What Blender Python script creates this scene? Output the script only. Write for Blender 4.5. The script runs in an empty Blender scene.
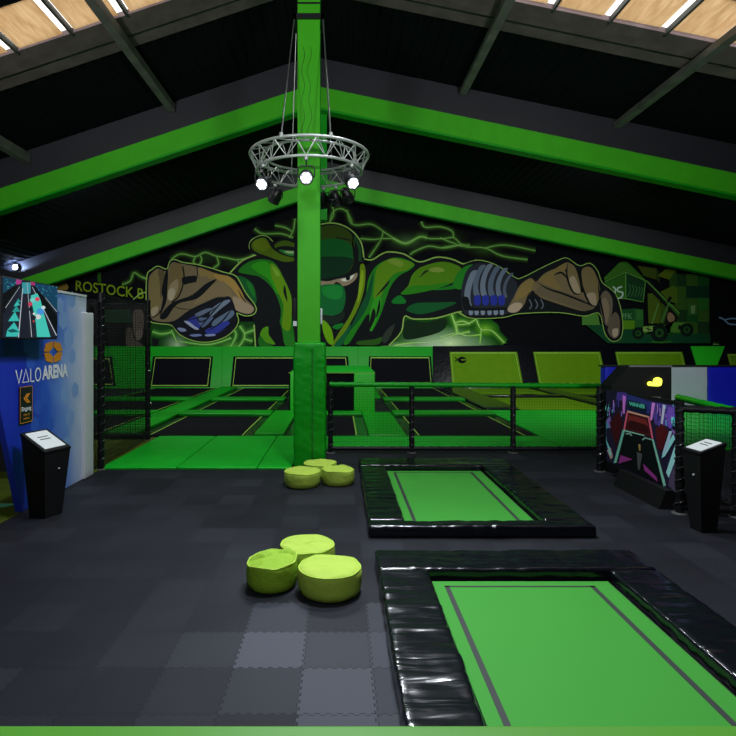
import bpy, math, random
from mathutils import Vector, Matrix, noise
R = math.radians
C = bpy.context.scene.collection
sc = bpy.context.scene
random.seed(7)
F, PX, PY, H = 560.0, 340.0, 340.0, 2.36        # focal length in px, principal point, eye height

def P(px, py, D):                                # pixel + distance -> point in the hall
    return Vector(((px-PX)*D/F, D, H-(py-PY)*D/F))
def onX(px, py, X):                              # pixel -> point on the plane x = X
    return P(px, py, X*F/(px-PX))
def onplane(px, py, p0, n):
    d = Vector(((px-PX)/F, 1, -(py-PY)/F)); o = Vector((0, 0, H))
    return o + d*((p0-o).dot(n)/d.dot(n))
def lin(c):
    return tuple((v/12.92 if v <= .04045 else ((v+.055)/1.055)**2.4) for v in (x/255 for x in c))

# ---------------------------------------------------------------- materials
def mat(name, col, rough=.6, metal=0., emit=None, es=0., bump=None, spec=.5, var=0., coat=0.):
    m = bpy.data.materials.new(name); m.use_nodes = True
    nt = m.node_tree; b = nt.nodes['Principled BSDF']
    c = (*col, 1)
    b.inputs['Base Color'].default_value = c
    b.inputs['Roughness'].default_value = rough; b.inputs['Metallic'].default_value = metal
    b.inputs['Specular IOR Level'].default_value = spec
    b.inputs['Coat Weight'].default_value = coat
    if emit: b.inputs['Emission Color'].default_value = (*emit, 1); b.inputs['Emission Strength'].default_value = es
    tc = nt.nodes.new('ShaderNodeTexCoord')
    if bump:
        sc_, st, dist = bump
        n = nt.nodes.new('ShaderNodeTexNoise'); n.inputs['Scale'].default_value = sc_; n.inputs['Detail'].default_value = 3
        nt.links.new(tc.outputs['Object'], n.inputs['Vector'])
        bp = nt.nodes.new('ShaderNodeBump'); bp.inputs['Strength'].default_value = st; bp.inputs['Distance'].default_value = dist
        nt.links.new(n.outputs['Fac'], bp.inputs['Height']); nt.links.new(bp.outputs['Normal'], b.inputs['Normal'])
    if var:
        n = nt.nodes.new('ShaderNodeTexNoise'); n.inputs['Scale'].default_value = 2.3; n.inputs['Detail'].default_value = 4
        nt.links.new(tc.outputs['Object'], n.inputs['Vector'])
        r = nt.nodes.new('ShaderNodeValToRGB')
        r.color_ramp.elements[0].position = .3; r.color_ramp.elements[1].position = .7
        r.color_ramp.elements[0].color = (*[x*(1-var) for x in col], 1); r.color_ramp.elements[1].color = (*[x*(1+var) for x in col], 1)
        nt.links.new(n.outputs['Fac'], r.inputs['Fac']); nt.links.new(r.outputs['Color'], b.inputs['Base Color'])
    return m
def vcol_mat(name, rough=.7, emit=0.):
    m = mat(name, (0, 0, 0), rough, spec=.1); nt = m.node_tree; b = nt.nodes['Principled BSDF']
    a = nt.nodes.new('ShaderNodeAttribute'); a.attribute_name = 'paint'
    if emit:
        nt.links.new(a.outputs['Color'], b.inputs['Emission Color']); b.inputs['Emission Strength'].default_value = emit
    else:
        nt.links.new(a.outputs['Color'], b.inputs['Base Color'])
    return m
M = {}
M['green_beam'] = mat('green_paint', (.055, .44, .012), .5, var=.06, spec=.2)
M['green_vinyl'] = mat('green_vinyl', (.005, .33, .011), .38, bump=(3.5, .25, .03), spec=.25)
M['green_pad'] = mat('green_floor_pad', (.008, .46, .024), .42, bump=(2.0, .2, .03), var=.06, spec=.25)
M['green_bright'] = mat('bright_green_pad', (.02, .62, .015), .5)
M['lime_mat'] = mat('lime_trampoline_fabric', (.115, .27, .003), .7, var=.05, spec=.12)
M['line'] = mat('yellow_green_border', (.26, .52, .05), .6)
M['black_mat'] = mat('black_trampoline_fabric', (.004, .004, .007), .85, spec=.1)
M['black_vinyl'] = mat('black_vinyl', (.004, .0045, .008), .2, bump=(6, .35, .02), spec=.6)
def pad_vinyl():
    m = mat('creased_black_vinyl', (.004, .0045, .008), .2, spec=.65); nt = m.node_tree; b = nt.nodes['Principled BSDF']; h = None
    tc = nt.nodes.new('ShaderNodeTexCoord')
    for sc_, rot, wgt in (((1.1, 6.5, 3), .35, .7), ((1.8, 4.2, 3), -.4, .5), ((3, 3, 3), 0, .2)):
        mp_ = nt.nodes.new('ShaderNodeMapping'); mp_.inputs['Scale'].default_value = sc_; mp_.inputs['Rotation'].default_value = (0, 0, rot)
        nt.links.new(tc.outputs['Object'], mp_.inputs[0])
        n = nt.nodes.new('ShaderNodeTexNoise'); n.inputs['Scale'].default_value = 1; n.inputs['Detail'].default_value = 2; n.inputs['Distortion'].default_value = .6
        nt.links.new(mp_.outputs[0], n.inputs['Vector'])
        a = nt.nodes.new('ShaderNodeMath'); a.operation = 'ABSOLUTE'; q = nt.nodes.new('ShaderNodeMath'); q.operation = 'SUBTRACT'; q.inputs[1].default_value = .5
        nt.links.new(n.outputs['Fac'], q.inputs[0]); nt.links.new(q.outputs[0], a.inputs[0])
        k = nt.nodes.new('ShaderNodeMath'); k.operation = 'MULTIPLY_ADD'; k.inputs[1].default_value = wgt; k.inputs[2].default_value = 0
        nt.links.new(a.outputs[0], k.inputs[0])
        if h is not None: nt.links.new(h, k.inputs[2])
        h = k.outputs[0]
    bp = nt.nodes.new('ShaderNodeBump'); bp.inputs['Strength'].default_value = .5; bp.inputs['Distance'].default_value = .04
    nt.links.new(h, bp.inputs['Height']); nt.links.new(bp.outputs['Normal'], b.inputs['Normal'])
    return m
M['pad_vinyl'] = pad_vinyl()
M['black_foam'] = mat('black_foam', (.006, .006, .008), .5, spec=.3)
M['lace'] = mat('black_lacing', (.05, .05, .055), .22, spec=.8)
M['net'] = mat('black_netting', (.008, .008, .009), .8)
M['dark_beam'] = mat('dark_grey_steel', (.012, .012, .019), .6)
M['grey_beam'] = mat('weathered_grey_steel', (.17, .165, .155), .65, var=.25, spec=.2)
M['deck'] = mat('black_roof_sheet', (.0035, .004, .007), .8, spec=.12)
M['fascia'] = mat('brown_grey_board', (.175, .13, .135), .75, var=.2, spec=.15)  # even colour raised to stand for skylight spill on the boards
M['dark_wall'] = mat('charcoal_wall', (.0035, .004, .006), .85, var=.15, spec=.08)
M['black_wall'] = mat('black_wall', (.006, .006, .008), .8)
M['olive'] = mat('olive_floor', (.085, .12, .008), .8, var=.2, spec=.2)
M['chrome'] = mat('aluminium_tube', (.62, .65, .63), .38, .45)
M['cable'] = mat('steel_cable', (.35, .35, .35), .4, .8)
M['black_metal'] = mat('black_metal', (.012, .012, .014), .4)
M['black_plastic'] = mat('black_cabinet', (.006, .006, .007), .6, var=.1, spec=.25)
M['dark_plate'] = mat('black_plate', (.004, .004, .005), .6, spec=.15)
M['lens_on'] = mat('lit_lens', (1, 1, 1), .3, emit=(.92, .95, 1), es=4)
M['lens_face'] = mat('lit_lens_plate', (.5, .5, .55), .3, emit=(.8, .86, 1), es=.22)
M['ledge'] = mat('ledge_green', (.085, .32, .025), .5, spec=.25)
M['lens_off'] = mat('dark_lens', (.02, .02, .025), .1, spec=.9)
M['white'] = mat('white_trim', (.72, .74, .78), .5)
M['letter'] = mat('white_lettering', (.85, .87, .9), .5)
M['orange'] = mat('orange_logo', (.75, .28, .02), .5)
M['screen'] = mat('lit_screen', (.4, .42, .42), .3, emit=(.75, .85, .85), es=.38)
M['duck'] = mat('glowing_yellow', (.8, .8, .1), .4, emit=(.9, .95, .06), es=2.2)
M['blue_pad'] = mat('blue_vinyl', (.006, .010, .75), .5, bump=(3, .2, .03))
M['white_pad'] = mat('grey_white_vinyl', (.62, .60, .80), .5, bump=(3, .4, .04))
M['sign'] = mat('dark_sign', (.008, .009, .014), .4)
M['paint'] = vcol_mat('wall_paint', .75)
M['print'] = vcol_mat('printed_vinyl', .5)
M['glow_screen'] = vcol_mat('television_picture', .4, .9)
M['mint'] = mat('mint_projected_glow', (.13, .62, .36), .6)
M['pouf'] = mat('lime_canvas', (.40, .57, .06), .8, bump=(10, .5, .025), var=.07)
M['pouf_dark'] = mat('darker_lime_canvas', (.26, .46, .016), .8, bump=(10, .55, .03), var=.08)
M['pouf_seam'] = mat('lime_piping', (.44, .68, .06), .7)
M['stripe'] = mat('grey_webbing', (.022, .03, .026), .7)
M['mullion'] = mat('dark_mullion', (.06, .065, .065), .6)

def rubber():
    m = bpy.data.materials.new('black_rubber_tiles'); m.use_nodes = True
    nt = m.node_tree; N = nt.nodes; L = nt.links; b = N['Principled BSDF']
    tc = N.new('ShaderNodeTexCoord'); sp = N.new('ShaderNodeSeparateXYZ'); L.new(tc.outputs['Object'], sp.inputs[0])
    def mth(op, a, b_=None):
        n = N.new('ShaderNodeMath'); n.operation = op
        for i, x in enumerate((a, b_)):
            if x is None: continue
            if isinstance(x, (int, float)): n.inputs[i].default_value = x
            else: L.new(x, n.inputs[i])
        return n.outputs[0]
    X = mth('SUBTRACT', sp.outputs[0], .23); Y = mth('SUBTRACT', sp.outputs[1], 4.03)
    def jag(v, amp):
        return mth('MULTIPLY', mth('SIGN', mth('SINE', mth('MULTIPLY', v, 2*math.pi/.0714))), amp)
    U = mth('MULTIPLY', mth('ADD', X, jag(Y, .008)), 2); V = mth('MULTIPLY', mth('ADD', Y, jag(X, .008)), 2)
    fu, fv = mth('FLOOR', U), mth('FLOOR', V)
    cb = N.new('ShaderNodeCombineXYZ'); L.new(fu, cb.inputs[0]); L.new(fv, cb.inputs[1])
    wn = N.new('ShaderNodeTexWhiteNoise'); L.new(cb.outputs[0], wn.inputs['Vector'])
    val = mth('MULTIPLY', mth('POWER', wn.outputs['Value'], 2), .20)
    def cell(i, j, amt):       # tiles paler than the rest, by wear plus lamp sheen put into colour
        du = mth('COMPARE', fu, i); du.node.inputs[2].default_value = .1
        dv = mth('COMPARE', fv, j); dv.node.inputs[2].default_value = .1
        return mth('MULTIPLY', mth('MULTIPLY', du, dv), amt)
    for i, j, a in ((-2, 0, 1.1), (-1, -1, 1.0), (-1, 0, .55), (0, 0, .7), (0, -1, .5), (-1, -2, .9), (-2, 1, .4), (0, -2, .6), (0, 1, .5), (-4, 0, .12), (-3, 0, .2), (-3, -1, .12), (-2, -1, .3)):
        val = mth('ADD', val, cell(i, j, a))
    # seam mask
    def seam(u):
        f = mth('FRACT', u); return mth('LESS_THAN', mth('MINIMUM', f, mth('SUBTRACT', 1, f)), .008)
    sm = mth('MAXIMUM', seam(U), seam(V))
    nz = N.new('ShaderNodeTexNoise'); nz.inputs['Scale'].default_value = 260; L.new(tc.outputs['Object'], nz.inputs['Vector'])
    nz2 = N.new('ShaderNodeTexNoise'); nz2.inputs['Scale'].default_value = .9; nz2.inputs['Detail'].default_value = 4; L.new(tc.outputs['Object'], nz2.inputs['Vector'])
    fac = mth('ADD', mth('MULTIPLY', val, .58), mth('ADD', mth('MULTIPLY', mth('SUBTRACT', nz.outputs['Fac'], .5), .5), mth('MULTIPLY', nz2.outputs['Fac'], .20)))
    fac = mth('MULTIPLY', fac, mth('SUBTRACT', 1, mth('MULTIPLY', sm, .75)))
    rp = N.new('ShaderNodeValToRGB'); rp.color_ramp.elements[0].color = (.0055, .006, .0085, 1); rp.color_ramp.elements[1].color = (.092, .097, .122, 1)
    L.new(fac, rp.inputs['Fac']); L.new(rp.outputs['Color'], b.inputs['Base Color'])
    b.inputs['Roughness'].default_value = .6; b.inputs['Specular IOR Level'].default_value = .13
    bp = N.new('ShaderNodeBump'); bp.inputs['Strength'].default_value = .35; bp.inputs['Distance'].default_value = .004
    L.new(mth('SUBTRACT', nz.outputs['Fac'], sm), bp.inputs['Height']); L.new(bp.outputs['Normal'], b.inputs['Normal'])
    return m
M['rubber'] = rubber()

def mesh_mat(name, c0, c1):       # woven trampoline fabric with fine diagonal weave
    m = mat(name, c0, .6, spec=.12); nt = m.node_tree; b = nt.nodes['Principled BSDF']
    tc = nt.nodes.new('ShaderNodeTexCoord'); w = nt.nodes.new('ShaderNodeTexWave'); w.inputs['Scale'].default_value = 26
    w.bands_direction = 'DIAGONAL'; w.inputs['Distortion'].default_value = .6
    nt.links.new(tc.outputs['Object'], w.inputs['Vector'])
    r = nt.nodes.new('ShaderNodeValToRGB'); r.color_ramp.elements[0].color = (*c0, 1); r.color_ramp.elements[1].color = (*c1, 1)
    nt.links.new(w.outputs['Fac'], r.inputs['Fac']); nt.links.new(r.outputs['Color'], b.inputs['Base Color'])
    return m
M['green_mat'] = mesh_mat('green_trampoline_fabric', (.04, .27, .03), (.066, .345, .05))

def pane_mat():
    m = bpy.data.materials.new('tan_translucent_board'); m.use_nodes = True
    nt = m.node_tree; N = nt.nodes; L = nt.links
    N.remove(N['Principled BSDF']); out = N['Material Output']
    tc = N.new('ShaderNodeTexCoord'); mp = N.new('ShaderNodeMapping'); mp.inputs['Scale'].default_value = (9, 1.2, 3); L.new(tc.outputs['Object'], mp.inputs[0])
    n = N.new('ShaderNodeTexNoise'); n.inputs['Scale'].default_value = 1.5; n.inputs['Detail'].default_value = 5; L.new(mp.outputs[0], n.inputs['Vector'])
    r = N.new('ShaderNodeValToRGB'); r.color_ramp.elements[0].position = .3; r.color_ramp.elements[1].position = .75
    r.color_ramp.elements[0].color = (.42, .32, .21, 1); r.color_ramp.elements[1].color = (.58, .50, .39, 1)
    L.new(n.outputs['Fac'], r.inputs['Fac'])
    t = N.new('ShaderNodeBsdfTranslucent'); d = N.new('ShaderNodeBsdfDiffuse'); a = N.new('ShaderNodeAddShader')
    L.new(r.outputs['Color'], t.inputs['Color']); d.inputs['Color'].default_value = (.3, .22, .13, 1)
    L.new(t.outputs[0], a.inputs[0]); L.new(d.outputs[0], a.inputs[1]); L.new(a.outputs[0], out.inputs['Surface'])
    return m
M['pane'] = pane_mat()

def panel_print():                # printed blue-to-white banner skin
    m = mat('printed_blue_panel', (.1, .2, .6), .5); nt = m.node_tree; N = nt.nodes; L = nt.links; b = N['Principled BSDF']
    g = N.new('ShaderNodeNewGeometry'); sp = N.new('ShaderNodeSeparateXYZ'); L.new(g.outputs['Position'], sp.inputs[0])
    r1 = N.new('ShaderNodeMapRange'); r1.inputs[1].default_value = 6.9; r1.inputs[2].default_value = 9.5; L.new(sp.outputs[1], r1.inputs[0])
    nz = N.new('ShaderNodeTexNoise'); nz.inputs['Scale'].default_value = 1.1; L.new(g.outputs['Position'], nz.inputs['Vector'])
    ad = N.new('ShaderNodeMath'); ad.operation = 'MULTIPLY_ADD'; ad.inputs[1].default_value = .35; L.new(nz.outputs['Fac'], ad.inputs[0]); 
    sb = N.new('ShaderNodeMath'); sb.operation = 'SUBTRACT'; sb.inputs[1].default_value = .17; L.new(r1.outputs[0], sb.inputs[0]); L.new(sb.outputs[0], ad.inputs[2])
    r = N.new('ShaderNodeValToRGB'); e = r.color_ramp.elements
    e[0].position = .25; e[0].color = (.008, .024, .42, 1); e[1].position = .98; e[1].color = (.62, .70, .86, 1)
    k = e.new(.52); k.color = (.03, .11, .60, 1); k = e.new(.72); k.color = (.15, .30, .74, 1)
    L.new(ad.outputs[0], r.inputs['Fac']); L.new(r.outputs['Color'], b.inputs['Base Color'])
    return m
M['panel'] = panel_print()
M['hex'] = mat('pale_blue_hexagon', (.03, .11, .58), .5)
M['hex2'] = mat('lighter_blue_hexagon', (.24, .40, .76), .5)

# ---------------------------------------------------------------- mesh building
class MB:
    def __init__(s): s.v = []; s.f = []; s.mi = []; s.c = []
    def add(s, vs, fs, mi=0, col=None):
        o = len(s.v); s.v += [tuple(v) for v in vs]
        for f in fs: s.f.append([o+i for i in f]); s.mi.append(mi); s.c.append(col)
        return s
    def box(s, x0, y0, z0, x1, y1, z1, mi=0):
        v = [(x, y, z) for z in (z0, z1) for y in (y0, y1) for x in (x0, x1)]
        return s.add(v, [(0, 2, 3, 1), (4, 5, 7, 6), (0, 1, 5, 4), (2, 6, 7, 3), (0, 4, 6, 2), (1, 3, 7, 5)], mi)
    def hexa(s, b, t, mi=0):      # bottom quad, top quad
        return s.add(list(b)+list(t), [(3, 2, 1, 0), (4, 5, 6, 7), (0, 1, 5, 4), (1, 2, 6, 5), (2, 3, 7, 6), (3, 0, 4, 7)], mi)
    def prism(s, poly, d, mi=0):  # polygon pushed along vector d
        n = len(poly); d = Vector(d); a = [Vector(p) for p in poly]
        fs = [tuple(range(n)), tuple(range(2*n-1, n-1, -1))] + [(i, n+i, n+(i+1) % n, (i+1) % n) for i in range(n)]
        return s.add(a+[p+d for p in a], fs, mi)
    def soft(s, lo, hi, r, step=1e9, disp=None, mi=0):   # rounded, optionally wrinkled box
        lo = Vector(lo); hi = Vector(hi); ax = []
        for k in range(3):
            L = hi[k]-lo[k]; n = max(1, int(round((L-2*r)/step))) if L-2*r > step else 1
            a = [0, .12*r, .5*r] + [r+(L-2*r)*i/n for i in range(n+1)] + [L-.5*r, L-.12*r, L]
            ax.append([lo[k]+x for x in a])
        idx = {}
        def vert(i):
            if i in idx: return idx[i]
            p = Vector((ax[0][i[0]], ax[1][i[1]], ax[2][i[2]]))
            q = Vector([min(max(p[k], lo[k]+r), hi[k]-r) for k in range(3)]); d = p-q
            nrm = d.normalized() if d.length else Vector((0, 0, 1))
            p = q+nrm*r
            if disp: p = disp(p, nrm)
            s.v.append(tuple(p)); idx[i] = len(s.v)-1; return idx[i]
        N = [len(a)-1 for a in ax]
        for k in range(3):
            a, b = (k+1) % 3, (k+2) % 3
            for e in (0, N[k]):
                for i in range(N[a]):
                    for j in range(N[b]):
                        q = []
                        for (u, w) in ((i, j), (i+1, j), (i+1, j+1), (i, j+1)):
                            t = [0, 0, 0]; t[k] = e; t[a] = u; t[b] = w; q.append(vert(tuple(t)))
                        s.f.append(q if e else q[::-1]); s.mi.append(mi); s.c.append(None)
        return s
    def tube(s, pts, r, n=8, closed=False, mi=0):
        pts = [Vector(p) for p in pts]; m = len(pts); u = None; vs = []
        for i, p in enumerate(pts):
            a = pts[i-1] if (i or closed) else p; b = pts[(i+1) % m] if (i < m-1 or closed) else p
            t = (b-a).normalized()
            if u is None: u = t.orthogonal().normalized()
            u = (u-t*u.dot(t)).normalized(); w = t.cross(u)
            rr = r[i] if isinstance(r, (list, tuple)) else r
            vs += [p+(u*math.cos(2*math.pi*k/n)+w*math.sin(2*math.pi*k/n))*rr for k in range(n)]
        fs = []
        for i in range(m if closed else m-1):
            j = (i+1) % m
            fs += [(i*n+k, i*n+(k+1) % n, j*n+(k+1) % n, j*n+k) for k in range(n)]
        if not closed: fs += [tuple(range(n-1, -1, -1)), tuple(range((m-1)*n, m*n))]
        return s.add(vs, fs, mi)
    def lathe(s, prof, cx, cy, n=32, fn=None, mi=0):
        vs = []
        for r, z in prof:
            for k in range(n):
                a = 2*math.pi*k/n; p = Vector((cx+r*math.cos(a), cy+r*math.sin(a), z)); vs.append(fn(p) if fn else p)
        m = len(prof); fs = [(i*n+k, i*n+(k+1) % n, (i+1)*n+(k+1) % n, (i+1)*n+k) for i in range(m-1) for k in range(n)]
        fs += [tuple(range(n-1, -1, -1)), tuple(range((m-1)*n, m*n))]
        return s.add(vs, fs, mi)
    def build(s, name, mats, parent=None, smooth=None, local=False, origin=None):
        me = bpy.data.meshes.new(name)
        mats = mats if isinstance(mats, (list, tuple)) else [mats]
        if parent is not None: off = Vector((0, 0, 0)) if local else base(parent)
        elif origin is not None: off = Vector(origin)
        else:
            a = [[v[k] for v in s.v] for k in range(3)]
            off = Vector(((min(a[0])+max(a[0]))/2, (min(a[1])+max(a[1]))/2, min(a[2])))
        me.from_pydata([Vector(v)-off for v in s.v], [], s.f)
        for m in mats: me.materials.append(M[m])
        me.polygons.foreach_set('material_index', s.mi)
        if any(c is not None for c in s.c):
            at = me.color_attributes.new('paint', 'FLOAT_COLOR', 'CORNER')
            for p in me.polygons:
                c = s.c[p.index] or (0, 0, 0)
                for li in p.loop_indices: at.data[li].color = (*c, 1)
        if smooth is not None:
            me.polygons.foreach_set('use_smooth', [True]*len(me.polygons)); me.set_sharp_from_angle(angle=R(smooth))
        me.update()
        o = bpy.data.objects.new(name, me); C.objects.link(o)
        if parent is not None: o.parent = parent
        else: o.location = off
        return o
def base(o):
    v = Vector(o.location)
    while o.parent: o = o.parent; v += Vector(o.location)
    return v
def thing(name, label, cat, loc=(0, 0, 0), rz=0, group=None):
    o = bpy.data.objects.new(name, None); C.objects.link(o); o.location = loc; o.rotation_euler = (0, 0, rz)
    o.empty_display_size = .2
    return tag(o, label, cat, group)
def tag(o, label, cat, group=None):
    o['label'] = label; o['category'] = cat
    if group: o['group'] = group
    return o
def struct(o): o['kind'] = 'structure'; return o
def ribbon(mb, pts, w, col=None, mi=0, close=False, up=None):      # flat stroke; up = plane normal
    pts = [Vector(p) for p in pts]; m = len(pts); vs = []
    for i, p in enumerate(pts):
        a = pts[i-1] if (i or close) else p; b = pts[(i+1) % m] if (i < m-1 or close) else p
        t = (b-a).normalized(); s_ = t.cross(up).normalized()
        ww = w[i] if isinstance(w, (list, tuple)) else w
        vs += [p+s_*ww/2, p-s_*ww/2]
    fs = [(2*i, 2*i+1, 2*((i+1) % m)+1, 2*((i+1) % m)) for i in range(m if close else m-1)]
    mb.add(vs, fs, mi, col)
def smoothpts(pts, closed=True, k=4):
    n = len(pts); out = []
    for i in range(n if closed else n-1):
        g = lambda j: pts[j % n] if closed else pts[min(max(j, 0), n-1)]
        p0, p1, p2, p3 = g(i-1), g(i), g(i+1), g(i+2)
        for q in range(k):
            t = q/k
            out.append(tuple(.5*(2*p1[d]+(p2[d]-p0[d])*t+(2*p0[d]-5*p1[d]+4*p2[d]-p3[d])*t*t+(3*p1[d]-p0[d]-3*p2[d]+p3[d])*t**3) for d in range(2)))
    if not closed: out.append(tuple(pts[-1]))
    return out
def text2d(body, bold=0.):
    cu = bpy.data.curves.new('t', 'FONT'); cu.body = body; cu.offset = bold; cu.resolution_u = 3
    ob = bpy.data.objects.new('t', cu); C.objects.link(ob)
    dg = bpy.context.evaluated_depsgraph_get(); me = bpy.data.meshes.new_from_object(ob.evaluated_get(dg))
    v = [tuple(x.co) for x in me.vertices]; f = [tuple(p.vertices) for p in me.polygons]
    bpy.data.objects.remove(ob); bpy.data.curves.remove(cu); bpy.data.meshes.remove(me)
    x0 = min(p[0] for p in v); x1 = max(p[0] for p in v); y0 = min(p[1] for p in v); y1 = max(p[1] for p in v)
    return [((p[0]-x0)/(x1-x0), (p[1]-y0)/(y1-y0)) for p in v], f
def text(mb, body, org, right, up, bold=0., col=None, mi=0):   # right/up vectors span the whole word
    v, f = text2d(body, bold); org = Vector(org); right = Vector(right); up = Vector(up)
    mb.add([org+right*a+up*b for a, b in v], f, mi, col)

# ================================================================ THE HALL
XA = -.886
def zg(X): return 10.15 + (.333*(X-XA) if X < XA else -.208*(X-XA))      # top of green band
def zd(X): return zg(X)+.90                                              # roof sheet
XL, XR, YF, YB = -18.5, 20.5, -3.0, 28.4
struct(MB().box(XL, YF, -.1, XR, YB, 0).build('floor', 'rubber', origin=(0, 0, 0)))
struct(MB().box(XL-.2, YF-.2, -.1, XL, YB+.2, 5.4).build('wall_left', 'black_wall'))
struct(MB().box(XR, YF-.2, -.1, XR+.2, YB+.2, 6.9).build('wall_right', 'black_wall'))
struct(MB().box(XL, YB, -.1, XR, YB+.2, 11.3).build('wall_back', 'dark_wall'))
struct(MB().box(XL, YF-.2, -.1, XR, YF, 11.3).build('wall_front', 'black_wall'))
def roof(name, y0, y1, xa, xb, m, corr):
    mb = MB(); xs = []
    x = xa
    if corr:
        while x < xb:
            for dx, dz in ((0, 0), (.06, .05), (.16, .05), (.22, 0)):
                if x+dx < xb: xs.append((x+dx, dz))
            x += .32
        xs.append((xb, 0))
        if xa < XA < xb: xs.append((XA, .02)); xs.sort()
    else:
        xs = [(xa, 0)] + ([(XA, 0)] if xa < XA < xb else []) + [(xb, 0)]
    n = len(xs); vs = []
    for y in (y0, y1):
        for q in (0, .12):
            vs += [(X, y, zd(X)+dz+q) for X, dz in xs]
    fs = []
    for i in range(n-1):
        fs += [(i, i+1, 2*n+i+1, 2*n+i), (n+i, 3*n+i, 3*n+i+1, n+i+1), (i, n+i, n+i+1, i+1), (2*n+i, 2*n+i+1, 3*n+i+1, 3*n+i)]
    fs += [(0, 2*n, 3*n, n), (n-1, 2*n-1, 4*n-1, 3*n-1)]
    mb.add(vs, fs); return struct(mb.build(name, m))
roof('ceiling', 13.9, YB+.2, XL-.2, XR+.2, 'deck', True)
roof('ceiling_front', YF-.2, 11.3, XL-.2, XR+.2, 'deck', False)
roof('trim_1', 12.7, 13.9, XL-.2, XR+.2, 'fascia', False)
for i, (a, b) in enumerate(((XL-.2, -8.6), (-3.5, 3.55), (10.0, XR+.2))):
    roof('ceiling_fill', 11.3, 12.7, a, b, 'fascia', False)
# seam strip under the boards
mb = MB()
for a, b in ((XL, XA), (XA, XR)):
    mb.hexa([(a, 13.42, zd(a)-.012), (b, 13.42, zd(b)-.012), (b, 13.46, zd(b)-.012), (a, 13.46, zd(a)-.012)],
            [(a, 13.42, zd(a)), (b, 13.42, zd(b)), (b, 13.46, zd(b)), (a, 13.46, zd(a))])
struct(mb.build('trim_2', 'black_metal'))
# skylights: tan boards with daylight leaking at their edges
k = 0
for edges in ((-8.6, -7.3, -6.05, -4.8, -3.5), (3.55, 4.87, 6.15, 7.43, 8.71, 10.0)):
    for i in range(len(edges)-1):
        a, b = edges[i], edges[i+1]; k += 1
        g0, g1 = .05, .22
        w = bpy.data.objects.new('window_%d' % k, None); C.objects.link(w); w.location = ((a+b)/2, 12, zd((a+b)/2)); struct(w)
        ya, yb = 11.34, 12.66 - (.07 if a > 0 else .015*(k % 2))
        p, q = a+g0, b-g1
        zz = lambda x, t: zd(x)+t
        MB().hexa([(p, ya, zz(p, .02)), (q, ya, zz(q, .02)), (q, yb, zz(q, .02)), (p, yb, zz(p, .02))],
                  [(p, ya, zz(p, .05)), (q, ya, zz(q, .05)), (q, yb, zz(q, .05)), (p, yb, zz(p, .05))]).build('pane', 'pane', w)
        m0 = b-.05
        MB().hexa([(m0, 11.3, zz(m0, -.04)), (b, 11.3, zz(b, -.04)), (b, 12.72, zz(b, -.04)), (m0, 12.72, zz(m0, -.04))],
                  [(m0, 11.3, zz(m0, .08)), (b, 11.3, zz(b, .08)), (b, 12.72, zz(b, .08)), (m0, 12.72, zz(m0, .08))]).build('frame', 'mullion', w)
# rafters
def rafter(y0, y1, side, where):
    a, b = (XL+.02, XA) if side == 'left' else (XA, XR-.02)
    t = thing('roof_beam', 'green edged sloping roof beam %s' % where, 'beam', ((a+b)/2, y0, zg((a+b)/2)-.64))
    q = lambda z0, z1: [(a, y0, zg(a)+z0), (b, y0, zg(b)+z0), (b, y0, zg(b)+z1), (a, y0, zg(a)+z1)]
    MB().prism(q(-.64, 0), (0, y1-y0, 0)).build('green_band', 'green_beam', t)
    MB().prism(q(-.70, -.645), (0, y1-y0+.1, 0)).build('bottom_flange', 'green_vinyl', t)
    MB().prism([(p[0], p[1]+.03, p[2]) for p in q(.005, .895)], (0, y1-y0-.06, 0)).build('dark_web', 'dark_beam', t)
rafter(17.1, 17.35, 'left', 'of the near frame, left of the tall column')
rafter(17.1, 17.35, 'right', 'of the near frame, right of the tall column')
rafter(27.1, 27.35, 'left', 'along the mural wall top, left half')
rafter(27.1, 27.35, 'right', 'along the mural wall top, right half')
o = MB().box(-.82, 17.4, 6.1, -.41, 17.7, 9.6).build('hanger_post', 'green_vinyl')
tag(o, 'short dark green post hanging under the roof ridge behind the tall column', 'post')
# purlins
for X, zb, m, l in ((-5.13, 9.32, 'grey_beam', 'dark grey roof beam running between the upper left skylights'),
                    (3.75, 9.84, 'grey_beam', 'slim grey roof beam right of the column, running to the near frame'),
                    (8.45, 8.83, 'grey_beam', 'pale grey roof beam at upper right below the skylight boards'),
                    (-9.55, 7.76, 'grey_beam', 'short grey roof beam end at the left picture edge')):
    tag(MB().box(X-.11, -2.9, zb, X+.11, 17.08, zd(X)-.04-.07).build('purlin', m), l, 'beam', 'lengthwise roof beams')

# ---------------------------------------------------------------- column
col = thing('support_column', 'tall bright green steel column with padded foot in the middle', 'column', (-.575, 10.5, 0))
MB().box(-.78, 10.3, 2.2, -.37, 10.36, 11.0).build('front_flange', 'green_beam', col)
MB().box(-.78, 10.64, 2.2, -.37, 10.70, 11.0).build('back_flange', 'green_vinyl', col)
MB().box(-.60, 10.36, 2.2, -.55, 10.64, 11.0).build('web', 'green_vinyl', col)
def wr(a, s_, sd=0):
    def f(p, n):
        d = noise.noise(Vector((p.x*s_+p.z*s_*.9+sd, p.y*s_, p.z*s_*.35)))+.5*noise.noise(Vector((p.x*s_*2.3, p.y*s_*2.3+sd, p.z*s_*2.3)))
        return p+n*d*a
    return f
pad = MB().soft((-.845, 10.18, 0), (-.27, 10.82, 2.31), .04, .035, lambda p, n: p+n*(.012*noise.noise(p*3)+.016*abs(noise.noise(Vector(((p.x+p.y)*3+p.z*7, (p.x+p.y)*7-p.z*2.5, 3)))))).build('foam_padding', 'green_vinyl', col, 60)
pts = []
for i in range(60):
    z = .12+2.1*i/59; pts.append((-.50+(.014 if i % 2 else -.014), 10.163, z))
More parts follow.
